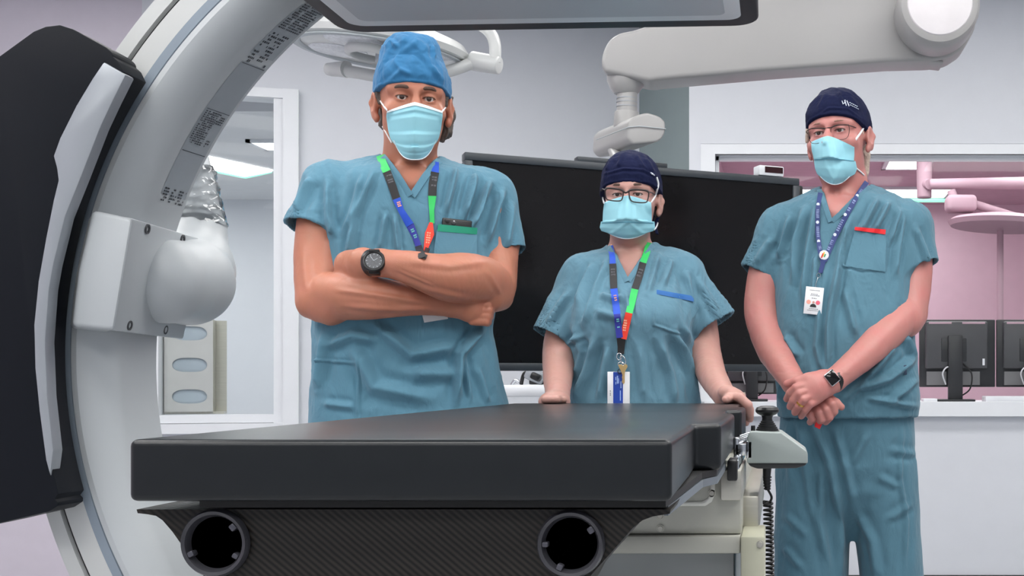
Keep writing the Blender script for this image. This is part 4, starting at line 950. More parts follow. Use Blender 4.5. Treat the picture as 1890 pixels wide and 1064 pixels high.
def head(F, c, R, sc=1.0, wide=1.0, lidgap=.0046, eyex=.032, ears=(1, 1)):
    """skin head; local axes: x to the viewer's right, y towards the viewer, z up; c at eye level between the ears"""
    Rn = np.array(R)
    def T(x, y, z): return np.array(c) + Rn @ (np.array((x * wide, y, z)) * sc)
    def E(p, r, k, mode='add'): F.ell(T(*p), np.array((r[0] * wide, r[1], r[2])) * sc, k, Rn, mode)
    def Cn(a, b, ra, rb, k, mode='add'): F.cone(T(*a), T(*b), ra * sc, rb * sc, k, None, mode)
    E((0, -.012, .035), (.076, .096, .09), .01); E((0, .028, -.035), (.066, .062, .085), .03); E((0, .05, -.092), (.036, .034, .03), .03)
    E((0, .045, .05), (.062, .045, .05), .03)
    for s in (-1, 1):
        E((s * .045, .060, -.028), (.022, .022, .018), .02)          # cheekbone
        Cn((s * .012, .085, .020), (s * .05, .066, .018), .012, .009, .014)   # brow ridge
    Cn((0, .088, .012), (0, .104, -.03), .009, .013, .014); E((0, .108, -.035), (.013, .012, .010), .008)
    for s in (-1, 1):
        E((s * eyex, .094, .002), (.019, .016, .0115), .012, 'sub')
        E((s * eyex, .0745, .001), (.0155, .0135, .0135), .004)
        E((s * eyex, .086, -.0005), (.0140, .012, lidgap), .0025, 'sub')
        if ears[(s + 1) // 2]:
            Cn((s * .078, .000, -.006), (s * .086, -.020, -.002), .010, .010, .006); E((s * .083, -.010, -.008), (.0095, .022, .034), .005); E((s * .090, .000, -.004), (.006, .012, .019), .004, 'sub'); E((s * .079, .002, -.038), (.007, .009, .011), .006)
    return T
def eyes(T, R, parent, sc=1.0, eyex=.032, iris=M_iris, look=(0, 0)):
    for s in (-1, 1):
        c = Vector(T(s * eyex, .0735, .0005)); fw = Vector(R @ Vector((0, 1, 0)))
        bm = bmesh.new(); bmesh.ops.create_uvsphere(bm, u_segments=24, v_segments=16, radius=.0118 * sc); bmesh.ops.translate(bm, verts=bm.verts, vec=c); eb = bm_obj('eye', bm, M_eye, parent)
        d = (fw + R @ Vector((look[0], 0, look[1]))).normalized()
        bm = bmesh.new(); lathe(bm, [(0, .0121 * sc), (.003 * sc, .0119 * sc), (.0056 * sc, .0107 * sc), (.0058 * sc, .0098 * sc)], c, d, 24); bm_obj('iris', bm, iris, eb)
def brows(T, parent, m, eyex=.032, z=.0225, th=.0036, y=.0925):
    for s in (-1, 1):
        pts = [T(s * .0145, y + .002, z + .0005), T(s * .026, y - .0005, z + .0030), T(s * .039, y - .009, z + .0025), T(s * .051, y - .022, z - .006)]
        tube_obj('eyebrow', smooth_path(pts, 5), [th * q for q in np.interp(np.linspace(0, 1, 16), [0, .2, .7, 1], [.7, 1, .9, .3])], m, parent, 8)
def lash(T, parent, m, eyex=.032, gap=.0046):
    for s in (-1, 1):
        pts = [T(s * (eyex + u * .0142), .0868 - .0045 * u * u + (-.002 if u * s > .8 else 0), gap * math.sqrt(max(0, 1 - (u * .97) ** 2)) - .0004) for u in np.linspace(-1, 1, 11)]
        tube_obj('eyelash_line', pts, .0010, m, parent, 6)
def mask_sheet(p, rows, name, m, parent, cols=25, prof=None, pleat=None, thick=.0025, power=2.0, lean=(0.0, 0.0), surf=None):
    """rows: (py, left px, right px, forward at edge, forward at centre); extra shaping by pleat(u,v)"""
    rows = np.array(rows, float); n = 40; g = []
    vv = np.linspace(0, len(rows) - 1, n); R = np.stack([np.interp(vv, np.arange(len(rows)), rows[:, i]) for i in range(5)], 1)
    for i in range(n):
        row = []; v = i / (n - 1)
        for j in range(cols):
            u = -1 + 2 * j / (cols - 1)
            f = R[i, 3] + (R[i, 4] - R[i, 3]) * max(0, 1 - abs(u - lean[0]) ** power) + lean[1] * u + (pleat(u, v) if pleat else 0)
            x_, y_ = R[i, 1] + (R[i, 2] - R[i, 1]) * (u + 1) / 2, R[i, 0] + (prof(u, v) if prof else 0)
            h = surf.hit(x_, y_) if surf else None
            if h is not None: f = max(f, (h - p.O).dot(p.V) + .0045)
            row.append(p.Q(x_, y_, f))
        g.append(row)
    bm = bmesh.new(); sheet(bm, g, thick, p.V * -1.0)
    o = bm_obj(name, bm, m, parent, angle=80); return o, g
def on_skin(p, surf, pts, lift=.0025):
    out = []
    for q in pts:
        h = surf.hit(q[0], q[1]); out.append(h + p.V * lift if (h is not None and len(q) < 4) else p.Q(*q[:3]))
    return out
def edge_tube(name, pts, r, m, parent, n=4): return tube_obj(name, smooth_path(pts, n), r, m, parent, 8)
def wrinkle(scale, amp, seed, stretch=(1, 1, .5)):
    def f(V, N):
        p = V * np.array(stretch) * scale; q = p + 0.6 * np.stack([vnoise(p * .7, seed + 5), vnoise(p * .7, seed + 6), vnoise(p * .7, seed + 7)], 1)
        return amp * (1 - 2 * np.abs(vnoise(q, seed))) + amp * .45 * vnoise(q * 2.3, seed + 9) + amp * .3 * (1 - 2 * np.abs(vnoise(q * 4.1, seed + 13)))
    return f
def shoes(p, pxs, parent):
    for px in pxs:
        c = p.Q(px, 700); c.z = 0; f = Field((c.x - .1, c.y - .25, -.01), (c.x + .1, c.y + .15, .16), .006)
        a = c + p.V * .15; b = c - p.V * .07
        f.cone((a.x, a.y, .035), (b.x, b.y, .045), .045, .045, .02); f.cone((b.x, b.y, .05), (b.x, b.y, .1), .045, .05, .02)
        f.func(lambda X, Y, Z: .002 - Z + 0 * X + 0 * Y, (c.x - .1, c.y - .25, -.02), (c.x + .1, c.y + .15, .02), 0, 'sub') if False else None
        f.func(lambda X, Y, Z: Z - .004 + 0 * X + 0 * Y, (c.x - .2, c.y - .3, -.2), (c.x + .2, c.y + .3, .0), 0, 'sub')
        field_obj('shoe', f, M_shoe, parent, 2)
def trousers(p, waist, legs, m, disp=None, k=.02, h=.006):
    R = .38; F = Field((p.O.x - R, p.O.y - .3, .03), (p.O.x + R, p.O.y + .3, 1.12), h)
    p.loft(F, waist, 2.3, .02)
    for l in legs: p.loft(F, l, 2.2, k)
    return field_obj('trousers', F, m, p.root, 2, disp)
def strap_piece(name, surf, pts, w, m, parent, lift=.003, thick=.0014, n=5):
    bm = bmesh.new(); ribbon(bm, surf, pts, w, lift, thick, n); return bm_obj(name, bm, m, parent, angle=60)
def patch(name, surf, corners, m, parent, nu=8, nv=3, lift=.002, thick=.0015):
    bm = bmesh.new(); g = lay(surf, corners, nu, nv, lift); c = g[0][0]; out_ = (Vector((0, 0, EYE)) - c).normalized(); sheet(bm, g, thick, out_); return bm_obj(name, bm, m, parent, angle=60)
M_green_s = mat('green_strap', lin(42, 190, 92), .6); M_black_s = mat('black_strap', lin(24, 24, 27), .6); M_blue_s = mat('blue_strap', lin(28, 78, 196), .6); M_purple_s = mat('violet_strap', lin(52, 58, 160), .6); M_red_s = mat('red_strap', lin(238, 66, 46), .6); M_navy_s = mat('navy_strap', lin(34, 52, 110), .6)
M_white_print = mat('white_print', lin(215, 222, 235), .6); M_pale_print = mat('pale_print', lin(240, 170, 140), .6); M_grey_print = mat('grey_print', lin(95, 95, 100), .6)
def marks(name, surf, pts, m, parent, lift=.0052, w=3.0, n=5, seed=1):
    """row of small illegible woven letters along a strap"""
    r = random.Random(seed); bm = bmesh.new(); a, b = np.array(pts[0], float), np.array(pts[1], float); L_ = np.linalg.norm(b - a); t_ = (b - a) / L_; nn = np.array([-t_[1], t_[0]])
    ys = [h.y for h in (surf.hit(*(a + (b - a) * q)) for q in (0, .25, .5, .75, 1)) if h]
    for i in range(n):
        if r.random() < .12: continue
        c = a + t_ * L_ * (i + .5) / n; hw = L_ / n * .32
        h = surf.hit(c[0], c[1]); dd = (h.y if h else ys[0])
        for s in (-1, 1):
            hh = w * r.uniform(.15, .3); o = nn * s * w * .25
            vs = [bm.verts.new(P(*(c + o + t_ * x * hw + nn * y * hh), dd) + (Vector((0, 0, EYE)) - P(c[0], c[1], dd)).normalized() * lift) for x, y in ((-1, -1), (1, -1), (1, 1), (-1, 1))]
            bm.faces.new(vs)
    return bm_obj(name, bm, m, parent, smooth=False)
def cap(p, rows, c, R, front, side, m, disp, name='scrub_cap', sc=1.0, wide=1.0):
    a = [p.Q(r[1], r[0], r[3]) for r in rows] + [p.Q(r[2], r[0], r[3]) for r in rows]
    lo = np.min([tuple(q) for q in a], 0) - .13; hi = np.max([tuple(q) for q in a], 0) + .13; lo[2] += .09; hi[2] -= .10
    F = Field(lo, hi, .0025); p.loft(F, rows, 2.2, .0)
    for q, r in (((0, -.012, .035), (.076, .096, .09)), ((0, .045, .05), (.062, .045, .05))): F.ell(np.array(c) + np.array(R) @ (np.array((q[0] * wide, q[1], q[2])) * sc), (np.array((r[0] * wide, r[1], r[2])) + .0085) * sc, .012, np.array(R))
    Ri = np.array(R).T; fl = Ri @ (np.array(p.Q(*front)) - np.array(c)); sl = Ri @ (np.array(p.Q(*side)) - np.array(c)); m_ = (fl[2] - sl[2]) / (fl[1] - sl[1])
    cc = np.array(c)
    def fn(X, Y, Z):
        x, y, z = X - cc[0], Y - cc[1], Z - cc[2]; ly = x * Ri[1, 0] + y * Ri[1, 1] + z * Ri[1, 2]; lz = x * Ri[2, 0] + y * Ri[2, 1] + z * Ri[2, 2]
        return (lz - (fl[2] + m_ * (ly - fl[1]))) * .8
    F.func(fn, lo, hi, .002, 'sub'); 
    def d2(V, N):
        q = (V - cc) @ Ri.T; e = q[:, 2] - (fl[2] + m_ * (q[:, 1] - fl[1])); return disp(V, N) * np.clip(e / .02, 0, 1) + .0016 * ((e > .0015) & (e < .0065))
    return field_obj(name, F, m, p.root, 2, d2)
# ================================================================== man with crossed arms
p = A = Person('person', 760, 3.0, 'person in teal scrubs and bright blue cap standing with crossed arms'); Q = p.Q
F = Field((p.O.x - .37, p.O.y - .40, 1.10), (p.O.x + .37, p.O.y + .22, 1.92), .0025)
eye, R = p.frame(767, 181, .105, -4, -3, 0); sc = 1.09; c = eye - R @ Vector((0, .085 * sc, 0))
p.loft(F, [(318, 700, 820, .0, .075), (340, 640, 870, .0, .095), (400, 600, 912, .0, .108), (480, 600, 910, .005, .115), (560, 595, 900, .01, .12), (620, 595, 890, .01, .12)], 2.4, .02)
p.ch(F, [(757, 240, .0, .060), (757, 285, -.005, .060), (757, 330, -.01, .074)], .02); p.ch(F, [(700, 335, -.015, .05), (605, 352, 0, .058)], .03); p.ch(F, [(815, 340, -.015, .05), (903, 367, 0, .058)], .03)
p.ch(F, [(735, 268, .03, .012), (752, 340, .085, .010)], .02); p.ch(F, [(785, 270, .03, .012), (764, 342, .085, .010)], .02)
p.limb(F, [(605, 352, .0, .060), (592, 440, .03, .058), (588, 500, .06, .055), (590, 540, .09, .052)])
p.limb(F, [(590, 545, .09, .050), (640, 547, .15, .056), (700, 551, .19, .047), (780, 556, .19, .031), (838, 564, .175, .026)])
p.ch(F, [(903, 367, .0, .055), (920, 440, .02, .051), (917, 525, .085, .049)], .02)
p.limb(F, [(908, 532, .10, .050), (893, 520, .13, .058), (858, 514, .19, .060), (815, 511, .235, .052), (755, 494, .25, .036), (700, 485, .235, .0275)])
p.ch(F, [(925, 552, .095, .026), (905, 552, .13, .034)], .02)       # point of the elbow
p.ch(F, [(575, 562, .11, .034), (610, 575, .13, .034)], .02)
fl = (np.array(p.V), 1.35)
p.ch(F, [(700, 485, .235, .0275), (672, 487, .2, .034), (645, 489, .15, .034)], .015, fl)
p.ch(F, [(838, 564, .175, .026), (866, 570, .165, .030), (882, 575, .15, .027)], .012, fl)
for i in range(4):
    y = 562 + i * 10; x = 902 - abs(i - 1.2) * 3.5
    p.ch(F, [(878 - i * 2, y + 1, .165, .0100), (x, y + 2, .163, .0106), (x + 4, y + 3, .125, .010), (x - 6, y + 3, .10, .009)], .0015)
p.ch(F, [(850, 562, .17, .012), (878, 556, .16, .0115), (898, 552, .13, .010)], .005)
T = head(F, c, R, sc, 1.0, eyex=.0292)
V = None
def sk1(V, N):
    return folds(V, N, [([(715, 505), (790, 535), (880, 556)], .0030, .006), ([(750, 482), (830, 492), (905, 482)], .0026, .008), ([(620, 536), (700, 546), (790, 560)], .0032, .006), ([(630, 565), (720, 572), (800, 570)], .0026, .006), ([(560, 470), (566, 540)], .002, .008), ([(900, 500), (925, 545)], .003, .006), ([(735, 500), (800, 528)], .0016, .003)]) + wrinkle(26, .0009, 77)(V, N) * (proj(V)[1] > 430)
body1, VB, QB = field_obj('body', F, M_skin1, p.root, 2, sk1); SB = Surf((VB, QB))
eyes(T, R, p.root, sc, .0292); brows(T, p.root, M_brow, .0292, .0195, .0048); lash(T, p.root, M_brow, .0292)
# scrub top
F = Field((p.O.x - .38, p.O.y - .30, .90), (p.O.x + .38, p.O.y + .24, 1.66), .003)
p.loft(F, [(296, 715, 800, -.03, .05), (308, 672, 852, -.015, .078), (322, 632, 885, .0, .098), (345, 602, 910, .0, .115), (400, 588, 922, .005, .124), (480, 588, 922, .01, .130), (560, 582, 914, .01, .135), (610, 577, 907, .01, .137), (690, 574, 922, .01, .14), (745, 573, 936, .01, .142), (792, 571, 942, .01, .142)], 2.5, .02)
p.ch(F, [(700, 332, -.015, .056), (610, 350, 0, .064)], .03); p.ch(F, [(815, 338, -.015, .056), (900, 366, 0, .066)], .03)
p.sleeve(F, (612, 352, .0, .066), (583, 428, .025, .0755), .07, .004, .03, None, (.0, .0)); p.sleeve(F, (894, 366, 0, .070), (926, 470, .025, .0655), .07, .004, .03, None, (.0, .0))
p.ch(F, [(757, 250, -.0, .066), (757, 300, -.005, .064)], .0) if False else None
F.cone(Q(757, 225, .0), Q(757, 318, .0), .067, .068, .006, None, 'sub')
p.tri(F, [(714, 285), (758, 360), (805, 290), (760, 230)], .004)
def fold1(V, N):
    L = [([(690, 318), (655, 400), (642, 480)], .007, .008), ([(672, 322), (636, 430)], .006, .008), ([(712, 395), (700, 465)], .005, .006), ([(728, 400), (735, 470)], .004, .006),
         ([(842, 312), (822, 395)], .007, .007), ([(878, 322), (858, 400)], .008, .008), ([(905, 335), (868, 425)], .010, .008), ([(928, 352), (898, 450)], .009, .009),
         ([(575, 328), (546, 395)], .006, .010), ([(604, 330), (606, 405), (615, 432)], .006, .009), ([(945, 370), (935, 460)], .006, .010),
         ([(600, 610), (588, 720)], .006, .012), ([(690, 600), (760, 655), (848, 640)], .007, .014), ([(650, 640), (690, 715), (800, 738)], .007, .016), ([(760, 690), (850, 690)], .006, .015),
         ([(890, 606), (850, 655), (842, 745)], .010, .010), ([(908, 618), (928, 710)], .007, .012), ([(662, 655), (660, 775)], .0035, .003), ([(580, 665), (660, 671)], .003, .003), ([(858, 650), (868, 740)], .005, .006),
         ([(600, 745), (655, 752)], .004, .008), ([(700, 630), (650, 620), (600, 640)], .006, .012), ([(880, 680), (900, 745)], .005, .008)]
    return folds(V, N, L) * 2.5 + wrinkle(17, .0030, 3)(V, N)
top1, VS, QS = field_obj('scrub_top', F, M_scrub, p.root, 2, fold1)
S = Surf((VS, QS), (VB, QB)); SS = Surf((VS, QS))
# collar band along the V
strap_piece('collar_band', S, [(706, 289), (732, 322), (757, 362)], 13, M_scrub, top1, .001, .002); strap_piece('collar_band', S, [(812, 296), (788, 322), (761, 362)], 13, M_scrub, top1, .001, .002)
patch('chest_pocket', SS, [(806, 424), (880, 431), (880, 480), (800, 476)], M_scrub, top1, 10, 6, .0005, .0105)
patch('pocket_trim', SS, [(809, 414), (881, 421), (880, 433), (807, 427)], M_green_tape, top1, 10, 2, .0005, .0125)
tp, VT, QT = trousers(p, [(735, 590, 925, .005, .12), (860, 588, 930, .0, .125), (900, 590, 930, .0, .12)], [[(880, 592, 762, .0, .11), (1000, 605, 755, .0, .1), (1400, 625, 738, 0, .085)], [(880, 760, 930, .0, .11), (1000, 765, 915, .0, .1), (1400, 775, 892, 0, .085)]], M_scrub, None, .02, .008)
shoes(p, (680, 835), p.root)
# cap, hair, mask
cap(p, [(66, 748, 774, -.0, .012), (69, 730, 792, -.0, .035), (75, 716, 804, -.0, .065), (88, 708, 811, .0, .092), (110, 702, 815, .002, .110), (140, 697, 819, .005, .121), (180, 693, 823, .003, .122), (230, 694, 824, -.01, .118)], c, R, (762, 151, .125), (694, 178, .0), M_cap1,
    lambda V, N: wrinkle(24, .0032, 11, (1, 1, .8))(V, N) + folds(V, N, [([(712, 90), (722, 76), (735, 88)], .006, .006), ([(798, 84), (802, 108)], .008, .004), ([(705, 165), (740, 130), (760, 140)], .004, .006), ([(815, 150), (795, 120)], .004, .006), ([(740, 100), (770, 78), (800, 96)], .004, .008)]), sc=sc)
def hairF(): return Field(Q(680, 270, .1) - Vector((.03, .1, .02)), Q(840, 150, .0) + Vector((.05, .2, .02)), .0022)
for pts in ([(700, 172, .03, .008), (702, 188, .03, .005)], [(820, 180, .025, .009), (821, 194, .02, .007)], [(822, 180, -.05, .014), (828, 215, -.055, .014), (822, 244, -.05, .014), (815, 258, -.045, .006)], [(828, 186, -.03, .007), (835, 181, -.03, .003)], [(706, 180, -.055, .012), (710, 230, -.06, .012)]):
    F = hairF(); p.ch(F, pts, .006); field_obj('hair', F, M_hair1, p.root, 1, wrinkle(90, .0035, 4, (1, 1, .35)))

pl = lambda u, v: (-.0075 * ((v * 4.3) % 1.0) if .2 < v < .86 else -.0025) * (1 - .55 * u * u) + .004 * math.exp(-(u / .12) ** 2) * (1 - v)
mk, g = mask_sheet(p, [(189, 714, 817, .086, .150), (205, 713, 817, .082, .156), (235, 716, 814, .070, .153), (260, 720, 810, .062, .150), (280, 725, 806, .055, .140), (295, 727, 804, .05, .12)], 'face_mask', M_mask, p.root, 31, lambda u, v: 17 * abs(u) ** 1.2 * (1 - v) ** 2 - 36 * abs(u) ** 3 * v ** 3, pl, surf=SB)
def border(g, m, mk, rows=5, lift=.0012, name='mask_border'):
    bm = bmesh.new(); sheet(bm, [[q + A_V * lift for q in r] for r in g[:rows]], .0012, A_V); return bm_obj(name, bm, m, mk, angle=80)
A_V = p.V; border(g, M_mask_white, mk, 4); edge_tube('mask_edge', [q + p.V * .001 for q in g[-1]], .0014, M_mask_white, mk)
edge_tube('ear_loop', on_skin(p, SB, [(717, 207, .092, 1), (711, 200), (706, 193), (702, 187), (699, 189)]), .0022, M_loop, mk); edge_tube('ear_loop', on_skin(p, SB, [(814, 209, .092, 1), (818, 204), (822, 199), (825, 195)]), .0022, M_loop, mk)
edge_tube('ear_loop', on_skin(p, SB, [(723, 264, .066, 1), (717, 254), (711, 243), (706, 234)]), .0018, M_loop, mk)
# watch on the wrist
wa, wb = Q(700, 485, .235), Q(676, 487, .205); ax_ = (wb - wa).normalized(); w = thing('wristwatch', Q(691, 486, .21), 'chunky black round-faced wristwatch on the crossed forearm', 'watch')
wc = Q(691, 485.5, .226); Bx = basis(ax_); bm = bmesh.new()
ring = lambda r, s: [wc + Bx @ Vector((r * math.cos(a), r * math.sin(a), s)) for a in np.linspace(0, 2 * math.pi, 40, False)]
bm = bmesh.new(); lathe(bm, [(.0282, -.011), (.0315, -.010), (.0318, .010), (.0282, .011)], wc, ax_, 40, True); bm_obj('strap', bm, M_black, w)
fd_ = (p.V * .95 + p.Z * .25 + p.U * -.12).normalized(); fc = Q(691, 484, .262)
bm = bmesh.new(); lathe(bm, [(0, -.004), (.022, -.004), (.0255, .0), (.026, .006), (.0235, .010), (.020, .0105), (.0190, .008), (0, .008)], fc, fd_, 40); cs = bm_obj('case', bm, M_black, w)
bm = bmesh.new(); lathe(bm, [(0, .0092), (.0185, .0088)], fc, fd_, 40); bm_obj('dial', bm, mat('watch_dial', lin(58, 62, 68), .3, var=.5, vscale=420), cs)
bm = bmesh.new(); b_ = basis(fd_)
for i in range(12):
    a = i * math.pi / 6; box(bm, fc + b_ @ Vector((.0158 * math.cos(a), .0158 * math.sin(a), .0094)), (.0035, .0012, .0006), b_ @ Matrix.Rotation(a, 3, 'Z'))
for a, l in ((.6, .010), (2.2, .013)): box(bm, fc + b_ @ Vector((l / 2 * math.cos(a), l / 2 * math.sin(a), .0097)), (l, .0012, .0006), b_ @ Matrix.Rotation(a, 3, 'Z'))
bm_obj('dial_marks', bm, M_silver, cs, smooth=False)
bm = bmesh.new()
for s in (-1, 1): box(bm, fc + p.Z * s * .024 - fd_ * .003, (.024, .016, .009), Matrix((p.U, fd_, p.Z)).transposed(), .002)
bm_obj('lug', bm, M_black, w)
# lanyard, card, phone
ln = thing('lanyard', Q(775, 470, .15), 'rainbow-blocked lanyard on the man with crossed arms', 'lanyard')
for nm, pts, wd, m in (('green_strap', [(702, 287), (706, 300), (714, 317)], 15, M_green_s), ('black_strap', [(714, 317), (724, 343), (732, 367)], 15, M_black_s), ('blue_strap', [(732, 367, 15), (740, 388, 11), (757, 416, 15)], 14, M_blue_s), ('violet_strap', [(757, 416, 15), (766, 436, 11), (773, 456, 11)], 13, M_purple_s), ('black_end', [(772, 454, 12), (779, 476, 16)], 13, M_black_s),
                       ('blue_strap', [(806, 299, 9), (803, 319, 14)], 13, M_blue_s), ('black_strap', [(803, 318), (799, 340), (798, 362)], 15, M_black_s), ('green_strap', [(798, 362, 15), (797, 388, 9), (798, 413, 8)], 13, M_green_s), ('red_strap', [(796, 411, 6), (793, 432, 17), (785, 464, 6)], 15, M_red_s), ('black_end', [(790, 458, 9), (782, 478, 8)], 12, M_black_s)):
    strap_piece(nm, S, pts, wd, m, ln, .004 if nm != 'black_end' else .0045, .0014)
marks('grey_lettering', S, [(717, 322), (722, 338)], M_grey_print, ln, .0075, 10, 4, 2); marks('grey_lettering', S, [(802, 325), (800, 345)], M_grey_print, ln, .0075, 10, 4, 3)
marks('pale_lettering', S, [(792, 428), (789, 450)], M_pale_print, ln, .0075, 8, 5, 4); marks('pale_lettering', S, [(760, 422), (768, 440)], mat('mint_print', lin(110, 190, 190), .6), ln, .0075, 6, 5, 5); marks('pale_lettering', S, [(735, 372), (738, 382)], M_pale_print, ln, .0075, 7, 3, 6)
card = patch('id_card', SS, [(776, 570), (822, 566), (827, 589), (783, 596)], M_paper, None, 4, 2, .004, .001); tag(card, 'blank white card peeking out below the crossed forearms', 'card')
PH0 = 1
ph = thing('mobile_phone', Q(845, 412, .15), 'black phone with round lenses sticking out of the green-trimmed pocket', 'phone')
def facing(surf, px, py, lift): 
    h = surf.hit(px, py); return h + (Vector((0, 0, EYE)) - h).normalized() * lift
ha, hb = SS.hit(818, 424), SS.hit(872, 430); pxa = (hb - ha).normalized(); pc = facing(SS, 843, 420, .0025); ptop = facing(SS, 846, 404, .010); pz_ = (p.Z - pxa * pxa.z).normalized(); phr = Matrix((pxa, pz_.cross(pxa), pz_)).transposed()
bm = bmesh.new(); box(bm, pc + p.Z * -.008, (.074, .008, .056), phr, .0035, 3); bm_obj('phone_body', bm, M_black, ph)
for x, y in ((826, 409), (838, 413)):
    bm = bmesh.new(); q = pc + phr @ Vector(((x - 845) / 760, -.005, (416 - y) / 760 + .004)); lathe(bm, [(0, .002), (.0045, .002), (.006, .001), (.0062, -.001)], q, p.V, 20); bm_obj('camera_lens', bm, M_dark, ph)
bm = bmesh.new(); q = pc + phr @ Vector((-.009, -.0055, .013)); lathe(bm, [(0, .0015), (.002, .001)], q, p.V, 12); bm_obj('flash', bm, M_paper, ph)
# ================================================================== woman at the end of the table
p = B = Person('person', 1165, 3.05, 'woman in teal scrubs and navy cap standing behind the table, hands resting on it'); Q = p.Q
F = Field((p.O.x - .33, p.O.y - .55, .93), (p.O.x + .33, p.O.y + .20, 1.64), .0025)
eye, R = p.frame(1158, 359, .093, 7, 2, -1); sc = .91; c = eye - R @ Vector((0, .085 * sc, 0))
p.loft(F, [(470, 1135, 1200, .0, .06), (490, 1090, 1250, .0, .085), (540, 1075, 1262, .01, .10), (600, 1068, 1268, .02, .11), (680, 1068, 1275, .02, .115)], 2.4, .02)
p.ch(F, [(1163, 400, .0, .046), (1163, 440, -.005, .046), (1163, 480, -.01, .058)], .02); p.ch(F, [(1125, 488, -.01, .036), (1072, 512, 0, .048)], .03); p.ch(F, [(1205, 482, -.01, .036), (1258, 505, 0, .048)], .03)
p.ch(F, [(1148, 440, .02, .008), (1157, 500, .075, .007)], .018); p.ch(F, [(1180, 440, .02, .008), (1164, 500, .075, .007)], .018)
p.limb(F, [(1072, 512, .0, .05), (1045, 600, .01, .044), (1034, 645, .03, .042), (1030, 695, .12, .035), (1029, 735, .24, .0245)])
fl = (np.array(p.Z), 1.45)
p.ch(F, [(1029, 735, .24, .025), (1024, 741, .272, .033), (1020, 743, .285, .031)], .012, fl)
for i, (x0, x1) in enumerate(((1006, 996), (1013, 1006), (1021, 1016), (1028, 1026))): p.ch(F, [(x0 + 3, 741, .285, .0095), (x0 + 1, 737.5, .33, .0095), (x0, 737.5, .36, .0088)], .003)
p.ch(F, [(1028, 740, .265, .011), (1036, 740, .285, .0105), (1039, 738, .32, .009)], .006)
p.limb(F, [(1258, 505, .0, .05), (1288, 590, .0, .045), (1298, 645, .03, .043), (1315, 695, .15, .034), (1339, 734, .30, .0245)])
n_ = (np.array(p.Z) * .8 + np.array(p.U) * .45); n_ /= np.linalg.norm(n_)
p.ch(F, [(1339, 733, .30, .024), (1349, 731, .345, .029), (1358, 732, .375, .026)], .012, (n_, 1.5))
for pts in ([(1352, 733, .395, .0095), (1367, 735, .42, .0100), (1381, 748, .425, .0093), (1384, 764, .41, .0085)], [(1354, 736, .375, .0095), (1372, 740, .385, .0100), (1384, 757, .39, .0093), (1384, 774, .375, .0085)],
            [(1356, 740, .355, .0095), (1371, 747, .355, .0098), (1381, 765, .355, .0090), (1377, 781, .345, .0082)], [(1356, 744, .33, .0088), (1368, 754, .325, .0090), (1375, 770, .325, .0082), (1371, 784, .32, .0075)]): p.ch(F, pts, .0025)
p.ch(F, [(1346, 735, .36, .012), (1344, 736, .40, .0105), (1340, 738, .43, .009)], .006)
T = head(F, c, R, sc, .96, lidgap=.0036, eyex=.029, ears=(0, 1))
body2, VB, QB = field_obj('body', F, M_skin2, p.root, 2, lambda V, N: wrinkle(26, .0007, 78)(V, N) * (proj(V)[1] > 520)); SB = Surf((VB, QB))
eyes(T, R, p.root, sc, .029); brows(T, p.root, M_brow, .029, .0225, .0038); lash(T, p.root, mat('dark_lash', lin(40, 30, 30), .6), .029, .0036)
F = Field((p.O.x - .36, p.O.y - .28, .86), (p.O.x + .36, p.O.y + .22, 1.44), .003)
p.loft(F, [(458, 1128, 1200, -.02, .05), (468, 1108, 1222, -.01, .07), (482, 1085, 1246, .0, .09), (505, 1070, 1264, .0, .105), (540, 1062, 1272, .02, .118), (590, 1056, 1278, .045, .140), (640, 1058, 1276, .04, .138), (700, 1054, 1286, .035, .140), (760, 1052, 1294, .035, .142), (790, 1052, 1296, .035, .142)], 2.4, .02)
p.ch(F, [(1125, 487, -.01, .040), (1075, 512, 0, .053)], .03); p.ch(F, [(1205, 481, -.01, .040), (1256, 506, 0, .053)], .03)
p.ch(F, [(1118, 590, .11, .055), (1118, 600, .11, .055)], .05); p.ch(F, [(1210, 590, .11, .055), (1210, 600, .11, .055)], .05)
p.sleeve(F, (1082, 512, .0, .056), (1021, 624, .03, .0575), .08, .0035, .03); p.sleeve(F, (1250, 508, .0, .060), (1315, 603, .02, .066), .08, .0035, .03)
F.cone(Q(1163, 400, .0), Q(1163, 474, .0), .054, .056, .006, None, 'sub')
p.tri(F, [(1129, 452), (1158, 517), (1200, 450), (1165, 410)], .004)
def fold2(V, N):
    L = [([(1095, 485), (1065, 570)], .005, .008), ([(1120, 480), (1090, 560), (1078, 600)], .004, .007), ([(1105, 545), (1135, 552), (1150, 548)], .004, .008), ([(1100, 575), (1150, 590)], .004, .010), ([(1075, 620), (1050, 635)], .004, .006),
         ([(1215, 470), (1196, 545)], .004, .007), ([(1240, 480), (1222, 530)], .005, .008), ([(1265, 500), (1278, 590)], .006, .009), ([(1290, 520), (1330, 590)], .004, .009), ([(1050, 540), (1010, 600)], .005, .009),
         ([(1100, 620), (1082, 690), (1062, 745)], .007, .010), ([(1122, 640), (1105, 740)], .006, .009), ([(1180, 640), (1190, 740)], .004, .010), ([(1215, 625), (1238, 690), (1245, 745)], .006, .010), ([(1245, 610), (1278, 690), (1288, 745)], .008, .010), ([(1262, 600), (1292, 680)], .006, .008),
         ([(1155, 540), (1165, 600)], .003, .006), ([(1060, 600), (1075, 650), (1060, 700)], .005, .008), ([(1207, 560), (1206, 600), (1240, 612), (1262, 618)], .0022, .003), ([(1280, 555), (1272, 610)], .0022, .003)]
    return folds(V, N, L) * 2.5 + wrinkle(19, .0028, 21)(V, N)
top2, VS, QS = field_obj('scrub_top', F, M_scrub3, p.root, 2, fold2)
S = Surf((VS, QS), (VB, QB)); SS = Surf((VS, QS))
